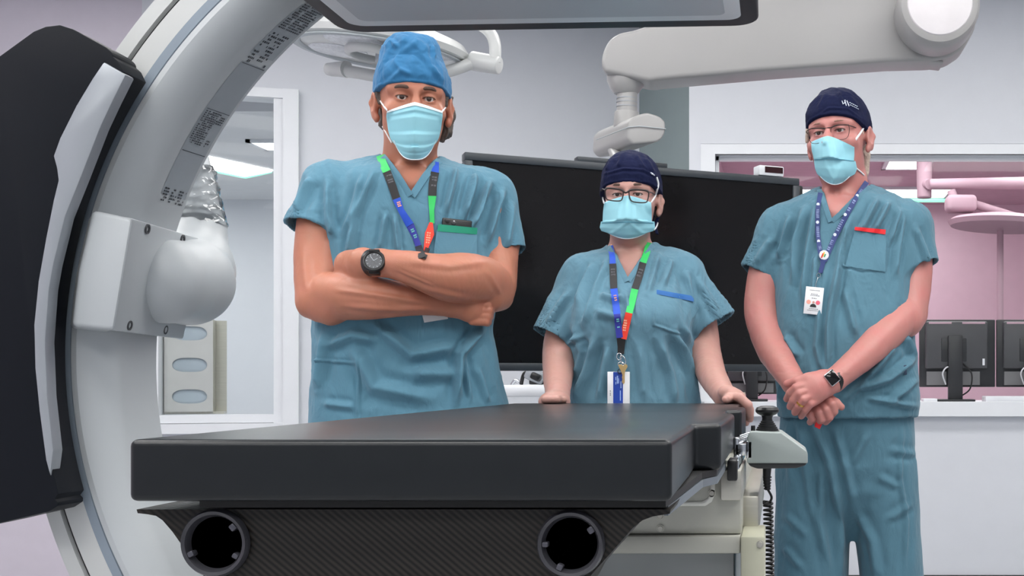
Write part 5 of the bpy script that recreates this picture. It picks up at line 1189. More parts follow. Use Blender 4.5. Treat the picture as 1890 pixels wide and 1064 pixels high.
strap_piece('collar_band', S, [(1122, 455), (1140, 486), (1157, 520)], 10, M_scrub3, top2, .001, .002); strap_piece('collar_band', S, [(1206, 452), (1186, 482), (1160, 519)], 10, M_scrub3, top2, .001, .002)
patch('pocket_trim', SS, [(1212, 535), (1281, 547), (1280, 557), (1212, 543)], M_blue_tape, top2, 12, 2, .0028, .0015)
patch('undershirt_edge', S, [(1119, 456), (1129, 451), (1131, 456), (1122, 462)], mat('peach_cloth', lin(232, 176, 132), .7), top2, 3, 2, .003, .001)
trousers(p, [(750, 1058, 1292, .03, .13), (830, 1058, 1295, .0, .125), (880, 1062, 1290, .0, .12)], [[(860, 1064, 1178, .0, .11), (1000, 1080, 1172, .0, .09), (1420, 1095, 1160, 0, .075)], [(860, 1176, 1290, .0, .11), (1000, 1182, 1278, .0, .09), (1420, 1190, 1255, 0, .075)]], M_scrub3, None, .02, .008)
shoes(p, (1128, 1222), p.root)
_, VC2, QC2 = cap(p, [(281, 1152, 1170, .0, .01), (284, 1140, 1184, .0, .03), (291, 1129, 1196, .0, .058), (304, 1119, 1209, .0, .080), (320, 1114, 1216, .0, .096), (345, 1110, 1221, .0, .106), (372, 1109, 1222, -.002, .108), (400, 1111, 1222, -.01, .105)], c, R, (1160, 336, .106), (1112, 358, .02), M_navy,
    lambda V, N: wrinkle(30, .0022, 31, (1, 1, .8))(V, N) + folds(V, N, [([(1114, 322), (1150, 312), (1185, 314), (1219, 330)], .004, .003), ([(1150, 284), (1140, 308)], .004, .005), ([(1172, 284), (1188, 312)], .004, .005), ([(1190, 292), (1206, 318)], .004, .005), ([(1128, 294), (1120, 316)], .004, .005)]), sc=sc, wide=.96)
F = Field(Q(1180, 470, .0) - Vector((0, .12, 0)), Q(1250, 320, .0) + Vector((0, .2, 0)), .0025)
p.ch(F, [(1213, 350, -.01, .012), (1216, 372, -.03, .010), (1214, 395, -.05, .010)], .008); fh = F
field_obj('hair', F, M_hair2, p.root, 1)
tube_obj('cap_tie', smooth_path([Q(1216, 372, -.03), Q(1221, 385, -.05), Q(1210, 415, -.06), Q(1213, 432, -.05)], 5), .0055, M_navy, p.root, 8, ell=(1, .5))
tube_obj('cap_tie', smooth_path([Q(1214, 385, -.05), Q(1204, 405, -.06), Q(1206, 424, -.055)], 5), .0045, M_navy, p.root, 8, ell=(1, .5))
def pl2(u, v):
    q = .005 * math.exp(-((abs(u) - .25 - .5 * v) / .10) ** 2) * (v < .52) + .012 * math.exp(-(u / .16) ** 2) * max(0, 1 - v * 2)
    if v > .52: q += -.006 + .007 * math.exp(-((abs(u) - .9 * (v - .5) * 2) / .12) ** 2) * .6
    return q
mk, g = mask_sheet(p, [(361, 1115, 1202, .070, .118), (382, 1113, 1203, .070, .130), (404, 1112, 1203, .068, .136), (407, 1109, 1208, .068, .134), (422, 1107, 1209, .064, .124), (434, 1110, 1206, .06, .112), (441, 1115, 1200, .06, .098)], 'face_mask', M_mask, p.root, 35, lambda u, v: 13 * abs(u) ** 1.3 * (1 - v) ** 2 - 16 * u * u * v ** 4, pl2, power=2.3, surf=SB)
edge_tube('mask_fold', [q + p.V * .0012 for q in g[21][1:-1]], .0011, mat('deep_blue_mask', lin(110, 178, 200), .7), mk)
edge_tube('mask_edge', [q + p.V * .001 for q in g[-1]], .0012, M_mask_white, mk)
edge_tube('mask_tie', on_skin(p, SB, [(1115, 375, .085, 1), (1113, 368), (1112, 360), (1110, 352)]), .0022, M_loop, mk); edge_tube('mask_tie', on_skin(p, Surf((VB, QB), (VC2, QC2)), [(1201, 374, .085, 1), (1206, 368), (1210, 360), (1213, 350), (1215, 340), (1212, 328)]), .0026, M_loop, mk)
edge_tube('mask_tie', [Q(1208, 424, .062), Q(1212, 418, .03), Q(1214, 412, -.03)], .002, M_loop, mk)
def lens_ring(p, name, pts, f, r, m, parent, skew=0):
    path = smooth_path([p.Q(x, y, f + skew * (x - pts[0][0])) for x, y in pts], 5, True); return tube_obj(name, path, r, m, parent, 8, True), path
gl = thing('eyeglasses', Q(1157, 360, .12), 'dark rectangular eyeglasses on the woman behind the table', 'glasses')
M_frame = mat('dark_brown_frame', lin(38, 28, 28), .3)
def lens(path, parent):
    cpt = sum(path, Vector()) / len(path); return raw_obj('lens', [cpt] + path, [(0, i + 1, (i + 1) % len(path) + 1) for i in range(len(path))], M_lens, parent)
r1, pa1 = lens_ring(p, 'rim', [(1117, 351), (1122, 347), (1146, 350), (1150, 354), (1149, 365), (1144, 371), (1126, 370), (1119, 366)], .131, .0016, M_frame, gl); lens(pa1, r1)
r2, pa2 = lens_ring(p, 'rim', [(1161, 354), (1165, 350), (1190, 351), (1197, 355), (1196, 367), (1191, 374), (1170, 373), (1163, 367)], .131, .0016, M_frame, gl); lens(pa2, r2)
tube_obj('brow_bar', smooth_path([Q(1117, 351, .1315), Q(1123, 347.5, .1315), Q(1146, 350.5, .1315), Q(1155, 356, .134), Q(1166, 350.5, .1315), Q(1190, 351.5, .1315), Q(1197, 355, .1315)], 4), .0024, M_frame, gl, 8)
tube_obj('temple', [Q(1117, 351, .1305), Q(1112, 349, .10), Q(1109, 353, .02), Q(1110, 358, -.03)], .0019, M_frame, gl, 8); tube_obj('temple', [Q(1197, 355, .1305), Q(1203, 356, .095), Q(1211, 362, .02), Q(1211, 366, -.02)], .0019, M_frame, gl, 8)
# cap print
capo = [o for o in p.root.children if o.name.startswith('scrub_cap')][0]; cb2 = BVHTree.FromPolygons([v.co.copy() for v in capo.data.vertices], [tuple(q.vertices) for q in capo.data.polygons]); bm = bmesh.new()
for a, b in (((1201, 319), (1205, 321)), ((1203, 321), (1208, 324))):
    tube(bm, [(lambda r: (cb2.ray_cast(Vector((0, 0, EYE)), r)[0] or Q(*q, .1)) - r * .001)(Vector(((q[0] - CX) / FPX, 1, (CY - q[1]) / FPX)).normalized()) for q in (a, b)], .0016, 6)
bm_obj('printed_mark', bm, M_white_print, capo)
ln = thing('lanyard', Q(1146, 650, .16), 'rainbow-blocked lanyard hanging down the front of the woman', 'lanyard')
for nm, pts, wd, m in (('blue_strap', [(1126, 454), (1130, 470), (1131, 487)], 11, M_blue_s), ('black_strap', [(1131, 487), (1132, 510), (1133, 533)], 13, M_black_s), ('blue_strap', [(1133, 533), (1136, 556), (1139, 580)], 13, M_blue_s), ('violet_strap', [(1139, 580), (1141, 600), (1144, 624)], 12, M_purple_s), ('black_end', [(1144, 622), (1146, 640), (1146, 654)], 12, M_black_s),
                       ('green_strap', [(1198, 448), (1194, 466), (1187, 485)], 12, M_green_s), ('black_strap', [(1187, 485), (1180, 510), (1172, 534)], 13, M_black_s), ('green_strap', [(1172, 534), (1167, 556), (1161, 578)], 13, M_green_s), ('red_strap', [(1161, 578), (1156, 600), (1150, 626)], 13, M_red_s), ('black_end', [(1150, 624), (1148, 640), (1147, 654)], 10, M_black_s)):
    strap_piece(nm, S, pts, wd, m, ln, .004, .0014)
marks('grey_lettering', S, [(1131, 495), (1132, 510)], M_grey_print, ln, .0075, 8, 3, 12); marks('grey_lettering', S, [(1184, 496), (1178, 512)], M_grey_print, ln, .0075, 8, 3, 13)
marks('pale_lettering', S, [(1134, 540), (1138, 560)], M_pale_print, ln, .0075, 5, 5, 14); marks('pale_lettering', S, [(1155, 590), (1152, 612)], M_pale_print, ln, .0075, 6, 5, 15); marks('pale_lettering', S, [(1140, 588), (1142, 606)], mat('mint_print', lin(110, 190, 190), .6), ln, .0075, 5, 5, 16)
h0 = SS.hit(1146, 660); fy = lambda px, py, l=.008: (SS.hit(px, py) or h0) + p.V * l
k = 3.0 / FPX
def oval(cx, cy, rx, ry, n=20, l=.008, rot=0):
    b = fy(cx, cy, l); return [b + p.U * ((rx * math.cos(a) * math.cos(rot) - ry * math.sin(a) * math.sin(rot)) * k) + p.Z * ((rx * math.cos(a) * math.sin(rot) + ry * math.sin(a) * math.cos(rot)) * k) for a in np.linspace(0, 2 * math.pi, n, False)]
tube_obj('clip_ring', oval(1143, 659, 4.5, 6), .0012, M_chrome, ln, 8, True); tube_obj('clip_hook', oval(1150, 665, 4, 8, l=.010, rot=.4), .0012, M_chrome, ln, 8, True); tube_obj('split_ring', oval(1146, 673, 5, 4, l=.010), .0011, M_chrome, ln, 8, True)
ky = thing('door_key', fy(1150, 690, .014), 'brass key hanging from the lanyard clip over the badge', 'key')
bm = bmesh.new(); kp = [(-8, -11), (-7, -14), (-3, -14), (0, -12), (3, -14), (7, -14), (8, -10), (4, -3), (3, 2), (3, 18), (1, 21), (-1, 19), (-2, 16), (-1, 12), (-2, 9), (-1, 5), (-2, 2), (-4, -3)]
b0 = fy(1150, 688, .0125); prism(bm, [b0 + p.U * x * k - p.Z * y * k for x, y in kp], p.V * .002, .0004, 1); bm_obj('blade', bm, M_brass, ky)
tube_obj('ring', [b0 + p.V * .001 + p.Z * 12 * k + p.U * 3.5 * k * math.cos(a) + p.Z * 3.5 * k * math.sin(a) for a in np.linspace(0, 6.283, 16, False)], .0009, M_chrome, ky, 6, True)
bd_ = thing('id_badge', fy(1142, 745, .01), 'white badge with wide blue stripe hanging on the woman above the table', 'badge')
bc = fy(1142, 716, .006); bc.y = min(bc.y, fy(1142, 735, .006).y, fy(1142, 695, .006).y); FR = Matrix((p.U, -p.V, p.Z)).transposed()
bm = bmesh.new(); box(bm, bc, (39 * k, .0016, 56 * k), FR, .0005); card = bm_obj('card', bm, M_paper, bd_)
bm = bmesh.new(); box(bm, bc + p.V * .0011 + p.U * -1 * k, (17 * k, .0006, 55 * k), FR); bm_obj('blue_stripe', bm, mat('badge_blue', lin(32, 66, 160), .4), card, smooth=False)
bm = bmesh.new()
for dx, dz, w_, hh_ in ((-2, 14, 2.2, 14), (0, 12, 1.2, 9), (4, 5, 2, 12), (3, -14, 1.6, 18), (-5, 16, 1.6, 6), (-5, 8, 1.4, 5)): box(bm, bc + p.V * .0015 + p.U * dx * k + p.Z * dz * k, (w_ * k, .0004, hh_ * k), FR)
bm_obj('stripe_lettering', bm, mat('pale_blue_print', lin(150, 175, 225), .5), card, smooth=False)
bm = bmesh.new()
for dz in (-6, -10, -13): box(bm, bc + p.V * .0011 + p.U * -14.5 * k + p.Z * dz * k, (1.2 * k, .0004, 2.2 * k), FR)
bm_obj('small_print', bm, M_grey_print, card, smooth=False)
tube_obj('badge_reel', oval(1144, 686, 3.5, 4, l=.009), .001, M_dark, bd_, 6, True)
# ================================================================== tall man on the right
p = Cc = Person('person', 1560, 3.3, 'tall man in scrubs, navy cap and thin-rimmed glasses with hands clasped in front'); Q = p.Q
F = Field((p.O.x - .38, p.O.y - .50, .86), (p.O.x + .36, p.O.y + .20, 1.86), .0025)
eye, R = p.frame(1530, 243, .098, 17, 2, -4); sc = 1.04; c = eye - R @ Vector((0, .085 * sc, 0))
p.loft(F, [(368, 1505, 1618, .0, .07), (390, 1458, 1662, .0, .095), (440, 1442, 1684, .0, .11), (520, 1438, 1678, .02, .12), (620, 1442, 1680, .03, .125), (730, 1445, 1685, .03, .125)], 2.4, .02)
p.ch(F, [(1557, 300, .0, .057), (1560, 340, -.005, .058), (1560, 385, -.01, .072)], .02); p.ch(F, [(1505, 392, -.01, .048), (1440, 425, 0, .056)], .03); p.ch(F, [(1615, 385, -.01, .048), (1678, 418, 0, .056)], .03)
p.ch(F, [(1525, 330, .03, .011), (1533, 392, .085, .009)], .02); p.ch(F, [(1575, 330, .02, .011), (1541, 394, .085, .009)], .02)
p.limb(F, [(1440, 425, .0, .056), (1416, 510, .02, .052), (1407, 575, .05, .048), (1424, 638, .12, .044), (1442, 672, .19, .037), (1466, 708, .25, .029)])
p.limb(F, [(1678, 418, .0, .058), (1684, 500, .02, .053), (1678, 565, .06, .049), (1670, 590, .09, .046)])
p.ch(F, [(1690, 585, .06, .026), (1672, 592, .09, .040)], .02)
p.limb(F, [(1668, 582, .09, .047), (1636, 616, .15, .046), (1590, 660, .22, .036), (1538, 704, .28, .0275)])
# right-hand-side arm's hand lies on top
fl = (np.array(p.V), 1.5)
p.ch(F, [(1538, 704, .28, .028), (1520, 709, .302, .034), (1500, 718, .32, .038), (1490, 728, .325, .036)], .012, fl)
p.ch(F, [(1518, 697, .31, .016), (1490, 700, .325, .0135), (1470, 704, .325, .0115), (1452, 709, .315, .0095)], .006)
for pts in ([(1484, 712, .335, .0105), (1469, 716, .345, .0108), (1458, 726, .335, .0100), (1452, 737, .315, .0090)], [(1487, 723, .34, .0105), (1474, 727, .348, .0110), (1464, 740, .34, .0103), (1458, 751, .32, .0092)],
            [(1494, 733, .34, .0105), (1483, 738, .348, .0110), (1474, 750, .34, .0103), (1467, 762, .32, .0092)], [(1506, 740, .33, .0098), (1496, 746, .34, .0102), (1487, 757, .335, .0095), (1479, 769, .315, .0085)]): p.ch(F, pts, .002)
# the other hand underneath
p.ch(F, [(1466, 708, .25, .029), (1490, 728, .262, .033), (1512, 742, .268, .033)], .012, fl)
for pts in ([(1524, 738, .285, .0105), (1536, 747, .30, .0110), (1540, 760, .295, .0102), (1532, 770, .275, .0095)], [(1514, 745, .285, .0105), (1525, 757, .30, .0110), (1531, 771, .295, .0103), (1524, 779, .275, .0095)],
            [(1503, 750, .285, .0105), (1511, 763, .30, .0108), (1516, 775, .295, .0102), (1509, 782, .275, .0095)], [(1490, 753, .285, .0098), (1494, 765, .298, .0102), (1499, 774, .293, .0095), (1495, 780, .275, .0088)]): p.ch(F, pts, .002)
p.ch(F, [(1530, 735, .275, .012), (1543, 744, .285, .0110), (1553, 752, .285, .0092)], .005)
T = head(F, c, R, sc, 1.0, lidgap=.0040, eyex=.0285)
body3, VB, QB = field_obj('body', F, M_skin3, p.root, 2, lambda V, N: wrinkle(26, .0008, 79)(V, N) * (proj(V)[1] > 430) * (proj(V)[1] < 690)); SB = Surf((VB, QB))
eyes(T, R, p.root, sc, .0285); brows(T, p.root, M_brow3, .0285, .0205, .0030); lash(T, p.root, M_brow, .0285, .0040)
F = Field((p.O.x - .40, p.O.y - .28, .86), (p.O.x + .38, p.O.y + .24, 1.60), .003)
p.loft(F, [(348, 1520, 1602, -.025, .05), (358, 1495, 1628, -.01, .078), (374, 1462, 1660, .0, .098), (400, 1444, 1684, .0, .115), (450, 1434, 1690, .005, .124), (520, 1430, 1684, .025, .136), (600, 1430, 1685, .045, .146), (680, 1432, 1694, .045, .148), (740, 1435, 1697, .04, .148), (768, 1437, 1692, .035, .142)], 2.4, .02)
p.ch(F, [(1505, 390, -.01, .052), (1443, 424, 0, .062)], .03); p.ch(F, [(1615, 384, -.01, .052), (1676, 416, 0, .064)], .03)
p.sleeve(F, (1446, 430, .0, .066), (1402, 508, .02, .0575), .07, .004, .03); p.sleeve(F, (1672, 424, .0, .068), (1688, 500, .02, .0700), .07, .004, .03, None, (.25, 0))
F.cone(Q(1559, 290, .0), Q(1560, 366, .0), .066, .068, .006, None, 'sub')
p.tri(F, [(1517, 345), (1534, 407), (1600, 342), (1560, 300)], .004)
def fold3(V, N):
    L = [([(1458, 398), (1438, 480)], .006, .008), ([(1485, 385), (1470, 450), (1465, 520)], .007, .009), ([(1505, 380), (1490, 470), (1480, 560)], .005, .009), ([(1505, 470), (1500, 560)], .004, .008),
         ([(1620, 368), (1588, 430)], .006, .007), ([(1640, 375), (1612, 430)], .007, .007), ([(1660, 388), (1642, 450)], .006, .007), ([(1668, 392), (1655, 460), (1650, 510)], .006, .008), ([(1570, 400), (1550, 470), (1540, 560)], .005, .009),
         ([(1545, 500), (1528, 600), (1528, 700)], .006, .009), ([(1515, 560), (1508, 640), (1520, 690)], .005, .009), ([(1560, 540), (1580, 620)], .005, .010), ([(1690, 420), (1715, 490)], .005, .009), ([(1425, 440), (1395, 490)], .005, .010),
         ([(1670, 620), (1690, 660)], .006, .009), ([(1650, 640), (1600, 700)], .007, .010), ([(1690, 660), (1640, 700), (1580, 720)], .007, .010), ([(1692, 700), (1640, 745)], .005, .009), ([(1610, 690), (1560, 740)], .005, .009), ([(1450, 620), (1475, 660)], .005, .009), ([(1600, 735), (1690, 750)], .004, .008),
         ([(1436, 620), (1450, 700), (1440, 750)], .006, .009), ([(1560, 425), (1556, 490), (1590, 498), (1632, 500)], .0022, .003), ([(1634, 428), (1633, 500)], .0022, .003)]
    return folds(V, N, L) * 2.6 + wrinkle(18, .0030, 41)(V, N)
top3, VS, QS = field_obj('scrub_top', F, M_scrub4, p.root, 2, fold3)
S = Surf((VS, QS), (VB, QB)); SS = Surf((VS, QS))
strap_piece('collar_band', S, [(1512, 350), (1522, 378), (1533, 410)], 9, M_scrub4, top3, .001, .002); strap_piece('collar_band', S, [(1606, 345), (1575, 374), (1536, 409)], 9, M_scrub4, top3, .001, .002)
patch('chest_pocket', SS, [(1578, 424), (1635, 430), (1634, 502), (1560, 492)], M_scrub4, top3, 10, 8, .001, .0025); patch('pocket_trim', SS, [(1578, 419), (1635, 424), (1634, 433), (1577, 425)], M_red_tape, top3, 12, 2, .006, .002)
patch('hem_tag', SS, [(1668, 675), (1673, 674), (1674, 692), (1669, 693)], mat('dark_tag', lin(62, 74, 96), .7), top3, 2, 3, .002, .001)
def foldt(V, N):
    L = [([(1500, 775), (1530, 850), (1548, 940), (1552, 1064)], .009, .012), ([(1475, 778), (1490, 880), (1500, 960)], .006, .010), ([(1455, 780), (1462, 900)], .005, .010), ([(1540, 790), (1560, 860), (1575, 930)], .006, .010), ([(1520, 860), (1510, 960), (1530, 1050)], .006, .012),
         ([(1665, 790), (1660, 880), (1672, 960), (1668, 1060)], .005, .006), ([(1640, 830), (1690, 840)], .004, .010), ([(1620, 880), (1660, 900)], .004, .010), ([(1580, 940), (1610, 1000), (1620, 1064)], .006, .012), ([(1600, 800), (1570, 860)], .006, .012), ([(1680, 930), (1640, 960)], .004, .010), ([(1450, 950), (1490, 990)], .004, .010), ([(1445, 1010), (1480, 1050)], .004, .010)]
    return folds(V, N, L) * 1.7 + wrinkle(13, .0032, 51)(V, N)
trousers(p, [(735, 1446, 1684, .035, .118), (790, 1440, 1688, .03, .128), (860, 1437, 1690, .02, .13), (885, 1437, 1692, .01, .125), (905, 1442, 1688, .01, .122), (935, 1472, 1660, .0, .10), (965, 1515, 1625, .0, .07), (998, 1560, 1594, .0, .03)], [[(850, 1436, 1572, .01, .125), (950, 1431, 1570, .0, .115), (1064, 1431, 1566, .0, .105), (1395, 1442, 1545, 0, .09)], [(850, 1562, 1690, .01, .125), (950, 1572, 1698, .0, .115), (1064, 1588, 1705, .0, .105), (1395, 1596, 1700, 0, .09)]], M_scrub4, foldt, .012, .005)
shoes(p, (1492, 1648), p.root)
cap(p, [(164, 1536, 1556, .0, .01), (167, 1524, 1568, .0, .03), (175, 1511, 1579, .0, .058), (190, 1501, 1588, .0, .085), (210, 1495, 1594, .0, .105), (235, 1491, 1597, .003, .114), (265, 1491, 1598, .0, .112)], c, R, (1532, 213, .112), (1493, 238, .045), M_navy,
    lambda V, N: wrinkle(28, .0022, 61, (1, 1, .8))(V, N) + folds(V, N, [([(1494, 226), (1530, 200), (1565, 200), (1596, 226)], .003, .003), ([(1548, 170), (1556, 192)], .005, .004), ([(1525, 172), (1510, 200)], .003, .005), ([(1565, 172), (1585, 200)], .003, .005)]), sc=sc)
def hairF3(): return Field(Q(1470, 350, .1) - Vector((.03, .1, .02)), Q(1625, 215, .0) + Vector((.03, .2, .02)), .0022)
for pts in ([(1583, 230, .055, .007), (1590, 246, .045, .006)], [(1592, 244, -.02, .010), (1598, 290, -.05, .012), (1596, 322, -.05, .010)], [(1491, 240, .04, .005), (1490, 262, .03, .005)]):
    F = hairF3(); p.ch(F, pts, .006); field_obj('hair', F, M_hair3, p.root, 1, wrinkle(95, .002, 4, (1, 1, .35)))
def pl3(u, v):
    q = .004 * math.exp(-((abs(u + .2) - .2 - .55 * v) / .10) ** 2) * (v < .47) + .012 * math.exp(-((u + .23) / .15) ** 2) * max(0, 1 - v * 2.2)
    if v > .47: q += -.006 + .006 * math.exp(-((u + .1) / .1) ** 2) * (v - .47) * 2 + .005 * math.exp(-((abs(u + .1) - 1.1 * (.95 - v)) / .12) ** 2)
    return q
mk, g = mask_sheet(p, [(251, 1497, 1577, .058, .128), (270, 1498, 1577, .058, .138), (290, 1502, 1576, .056, .142), (293, 1502, 1579, .054, .136), (312, 1504, 1582, .048, .132), (328, 1508, 1578, .045, .12), (341, 1514, 1568, .045, .10)], 'face_mask', M_mask, p.root, 35, lambda u, v: (16 * abs(u + .23) ** 1.3 * (1 - v) ** 2 - 15 * u * u * v ** 4), pl3, power=2.2, lean=(-.2, .018), surf=SB)
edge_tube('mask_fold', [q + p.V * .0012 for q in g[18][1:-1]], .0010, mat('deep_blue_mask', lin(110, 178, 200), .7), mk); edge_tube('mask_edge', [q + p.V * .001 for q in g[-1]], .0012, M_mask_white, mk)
edge_tube('mask_tie', on_skin(p, SB, [(1575, 265, .085, 1), (1581, 256), (1588, 246), (1594, 236)]), .0032, M_loop, mk); edge_tube('mask_tie', on_skin(p, SB, [(1577, 308, .07, 1), (1584, 314), (1590, 319), (1595, 324)]), .0022, M_loop, mk)
gl = thing('eyeglasses', Q(1530, 243, .12), 'thin-rimmed eyeglasses on the tall man with navy cap', 'glasses')
M_frame3 = mat('thin_dark_frame', lin(48, 34, 34), .3, .3)
def f3(x): return .112 + .0006 * (x - 1530) * .35
def ring3(pts, nm='rim'):
    path = smooth_path([p.Q(x, y, f3(x)) for x, y in pts], 5, True); return tube_obj(nm, path, .0008, M_frame3, gl, 6, True), path
r1, pa1 = ring3([(1492, 240), (1500, 238), (1520, 238), (1524, 244), (1522, 256), (1512, 264), (1498, 264), (1493, 254)]); lens(pa1, r1)
r2, pa2 = ring3([(1534, 238), (1542, 233), (1560, 230), (1567, 234), (1566, 250), (1558, 257), (1542, 257), (1535, 250)]); lens(pa2, r2)
tube_obj('brow_bar', smooth_path([Q(1490, 241, f3(1490)), Q(1500, 237, f3(1500)), Q(1521, 237, f3(1521)), Q(1528, 236, f3(1528) + .003), Q(1535, 235, f3(1535)), Q(1545, 231, f3(1545)), Q(1567, 231, f3(1567))], 4), .0014, M_frame3, gl, 8)
tube_obj('temple', [Q(1568, 232, f3(1568)), Q(1575, 234, .10), Q(1592, 241, .03), Q(1598, 246, .0)], .0013, M_frame3, gl, 8); tube_obj('temple', [Q(1490, 241, f3(1490)), Q(1488, 244, .08), Q(1491, 247, .03)], .0013, M_frame3, gl, 8)
ln = thing('lanyard', Q(1515, 510, .18), 'navy lanyard with white dots and round button on the tall man', 'lanyard')
strap_piece('left_strap', S, [(1514, 356), (1509, 390), (1509, 430), (1513, 462), (1519, 486)], 8.5, M_navy_s, ln, .004, .0014); strap_piece('right_strap', S, [(1600, 336), (1582, 362), (1562, 398), (1540, 440), (1522, 482)], 9.5, M_navy_s, ln, .004, .0014); strap_piece('lower_strap', S, [(1521, 480), (1517, 493), (1514, 504)], 8, M_navy_s, ln, .0055, .0014)
h0 = SS.hit(1515, 500); fy = lambda px, py, l=.008: (S.hit(px, py) or h0) + p.V * l
k = 3.15 / FPX
for x, y in ((1510, 378), (1509, 411), (1511, 446), (1582, 362), (1560, 397), (1541, 434)):
    bm = bmesh.new(); lathe(bm, [(0, .0004), (3 * k, .0002), (3 * k, -.0004)], fy(x, y, .0072), p.V, 16); bm_obj('white_dot', bm, M_white_print, ln)
for i, (a, b) in enumerate((((1509, 386), (1509, 403)), ((1509, 418), (1510, 438)), ((1513, 454), (1516, 468)), ((1594, 346), (1586, 357)), ((1578, 369), (1565, 390)), ((1556, 405), (1545, 427)), ((1537, 443), (1528, 462)))): marks('white_lettering', S, [a, b], mat('blue_grey_print', lin(140, 155, 195), .6), ln, .0074, 5, 6, 40 + i)
bt = fy(1521, 472, .010); bm = bmesh.new(); lathe(bm, [(0, .0018), (8 * k, .0012), (9 * k, 0), (9 * k, -.002)], bt, p.V, 28); bt_o = bm_obj('button', bm, M_paper, ln)
for dx, m in ((-2.4, lin(220, 40, 40)), (0, lin(240, 190, 60)), (2.4, lin(60, 150, 80))):
    bm = bmesh.new(); box(bm, bt + p.V * .0018 + p.U * (dx - .8) * k + p.Z * (1.5 - abs(dx)) * k, (2.4 * k, .0006, (9 if dx < 1 else 6) * k), Matrix((p.U, -p.V, p.Z)).transposed() @ Matrix.Rotation(.35, 3, 'Y')); bm_obj('colour_stripe', bm, mat('button_%d' % round(dx), m, .5), bt_o)
tube_obj('clip', oval(1511, 510, 3.2, 4, l=.008), .0011, M_chrome, ln, 6, True) if False else None
def oval3(cx, cy, rx, ry, l=.008): b = fy(cx, cy, l); return [b + p.U * rx * k * math.cos(a) + p.Z * ry * k * math.sin(a) for a in np.linspace(0, 6.283, 18, False)]
tube_obj('clip', oval3(1511, 509, 3.5, 4), .0011, M_chrome, ln, 6, True); tube_obj('clip_wire', [fy(1510, 513, .009), fy(1507, 522, .009), fy(1505, 533, .010)], .0012, M_chrome, ln, 6)
FR = Matrix((p.U, -p.V, p.Z)).transposed() @ Matrix.Rotation(math.radians(-5), 3, 'Y') 
b_ = thing('id_badge', fy(1502, 582, .012), 'white photo badge with pink dots hanging from the navy lanyard', 'badge'); bc = fy(1502, 556, .010); bc.y = min(bc.y, fy(1500, 575, .009).y)
FR = Matrix((p.U, -p.V, p.Z)).transposed() @ Matrix.Rotation(math.radians(6), 3, 'Y')
o_ = lambda dx, dz, l: bc + p.V * l + FR @ Vector((dx * k, 0, dz * k))
bm = bmesh.new(); box(bm, bc, (33 * k, .0018, 50 * k), FR, .0006); card = bm_obj('card', bm, M_paper, b_)
for dx, nm, cl in ((-9, 'peach_dot', lin(240, 168, 150)), (8, 'pink_dot', lin(225, 100, 120))):
    bm = bmesh.new(); lathe(bm, [(0, .0004), (4 * k, .0002), (4 * k, -.0003)], o_(dx, -3, .0012), p.V, 18); bm_obj(nm, bm, mat(nm, cl, .5), card)
bm = bmesh.new(); prism(bm, [o_(x, z, .0012) for x, z in ((-6, -12), (-5, -8), (-2, -6), (2, -6), (5, -8), (6, -12))], p.V * .0004); bm_obj('portrait_jacket', bm, M_dark, card, smooth=False)
bm = bmesh.new(); lathe(bm, [(0, .0004), (2.3 * k, .0003), (2.3 * k, -.0003)], o_(0, -3, .0016), p.V, 14); bm_obj('portrait_face', bm, mat('portrait_skin', lin(205, 150, 140), .6), card)
bm = bmesh.new()
for dz, w_ in ((19, 18), (12, 12), (9.5, 14), (4.5, 8), (-15, 14), (-18, 20)):
    x = -w_ / 2
    while x < w_ / 2: q = random.uniform(1.2, 3.2); box(bm, o_(x + q / 2, dz, .0011), (q * k, .0004, 1.1 * k), FR); x += q + .9
bm_obj('badge_print', bm, M_grey_print, card, smooth=False)
# square watch, ring, red tag
w = thing('smartwatch', Q(1530, 699, .30), 'square black smartwatch with silver rim on the wrist of the tall man', 'watch')
wa, wb = Q(1590, 660, .22), Q(1538, 704, .28); ax_ = (wb - wa).normalized(); wc = Q(1540, 702.5, .278)
bm = bmesh.new(); lathe(bm, [(.0285, -.010), (.0305, -.010), (.0305, .010), (.0285, .010)], wc, ax_, 40, True); bm_obj('strap', bm, M_black, w)
bm = bmesh.new(); hw, hn = SB.t.ray_cast(Vector((0, 0, EYE)), (Q(1534, 699, .3) - Vector((0, 0, EYE))).normalized())[:2]; hn = hn if hn.dot(p.V) > 0 else -hn; fc = hw + hn * .004; ax2 = Q(1538, 704, .32) - Q(1523, 694, .32)
u_ = ax_.copy(); fw = (p.V * .8 + hn * .7).normalized(); u_ = (u_ - fw * u_.dot(fw)).normalized(); v_ = fw.cross(u_)
WR = Matrix((u_, v_, fw)).transposed()
box(bm, fc, (.031, .036, .010), WR, .004, 3); cs = bm_obj('case', bm, M_chrome, w); bm = bmesh.new(); box(bm, fc + fw * .0048, (.0275, .0325, .0015), WR, .0006); bm_obj('screen', bm, mat('watch_screen', lin(8, 8, 9), .1), cs)
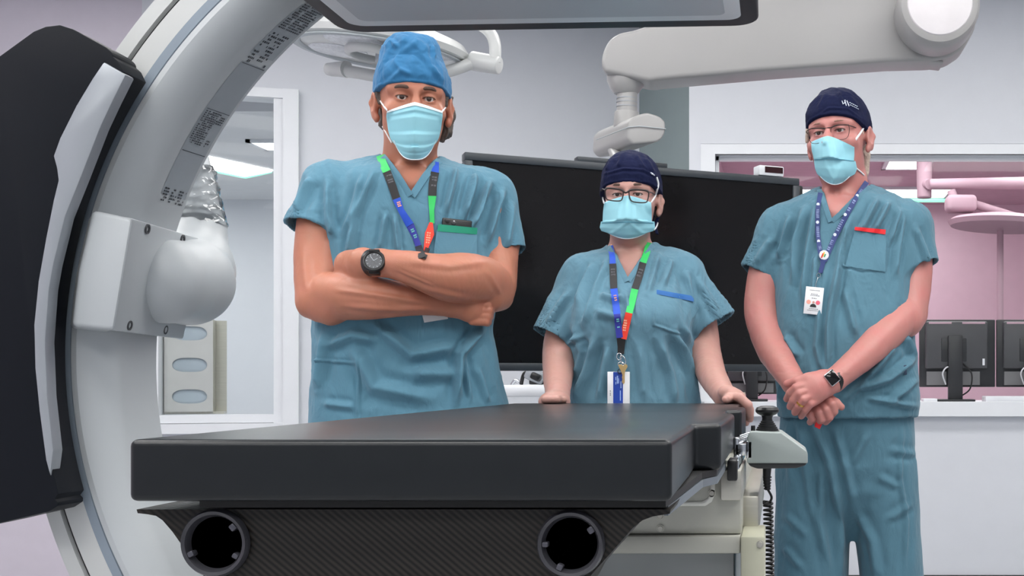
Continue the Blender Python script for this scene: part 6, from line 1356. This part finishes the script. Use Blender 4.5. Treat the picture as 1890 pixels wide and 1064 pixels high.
ra, rb = Q(1483, 738, .348), Q(1474, 750, .34); rm = ra.lerp(rb, .62); bm = bmesh.new(); lathe(bm, [(.0103, -.0026), (.0116, -.0024), (.0116, .0024), (.0103, .0026)], rm, (rb - ra).normalized(), 28, True); o = bm_obj('ring', bm, M_gold, None); tag(o, 'gold band ring on the clasped hand of the tall man', 'ring')
bm = bmesh.new(); q = [Q(x, y, .292) for x, y in ((1508, 774), (1521, 776), (1513, 793), (1503, 788))]; prism(bm, q, p.V * -.004, .001, 2); o = bm_obj('red_tab', bm, M_red); tag(o, 'small red cloth tab poking out below the clasped hands', 'tab')
# printed mark on the navy cap
capo = [o for o in p.root.children if o.name.startswith('scrub_cap')][0]
cb = BVHTree.FromPolygons([v.co.copy() for v in capo.data.vertices], [tuple(q.vertices) for q in capo.data.polygons])
def chit(px, py):
    r = Vector(((px - CX) / FPX, 1, (CY - py) / FPX)).normalized(); h = cb.ray_cast(Vector((0, 0, EYE)), r)[0]; return (h if h else Q(px, py, .1)) - r * .0012
bm = bmesh.new()
def stroke(pts, w_): tube(bm, [chit(x, y) for x, y in pts], w_, 6)
stroke([(1554, 186), (1556, 192), (1559, 190), (1560, 185)], .0012); stroke([(1559, 185), (1562, 195)], .0012); stroke([(1563, 186), (1567, 196)], .0013)
for i in range(5): stroke([(1568 + i * 3.2, 189 + i * 1.6), (1570 + i * 3.2, 190.5 + i * 1.6)], .0010); stroke([(1569 + i * 3.4, 193.5 + i * 1.7), (1571.2 + i * 3.4, 194.8 + i * 1.7)], .0009)
bm_obj('printed_mark', bm, M_white_print, capo)
# final tidy: put the origin of single-mesh things at their base
bpy.context.view_layer.update()
for o in list(COL.objects):
    if o.parent is None and o.type == 'MESH' and o.get('kind') != 'structure' and not o.children:
        co = np.empty(len(o.data.vertices) * 3, np.float32); o.data.vertices.foreach_get('co', co); co = co.reshape(-1, 3)
        c = Vector(((co[:, 0].min() + co[:, 0].max()) / 2, (co[:, 1].min() + co[:, 1].max()) / 2, co[:, 2].min()))
        o.data.transform(Matrix.Translation(-c)); o.location = Vector(o.location) + c
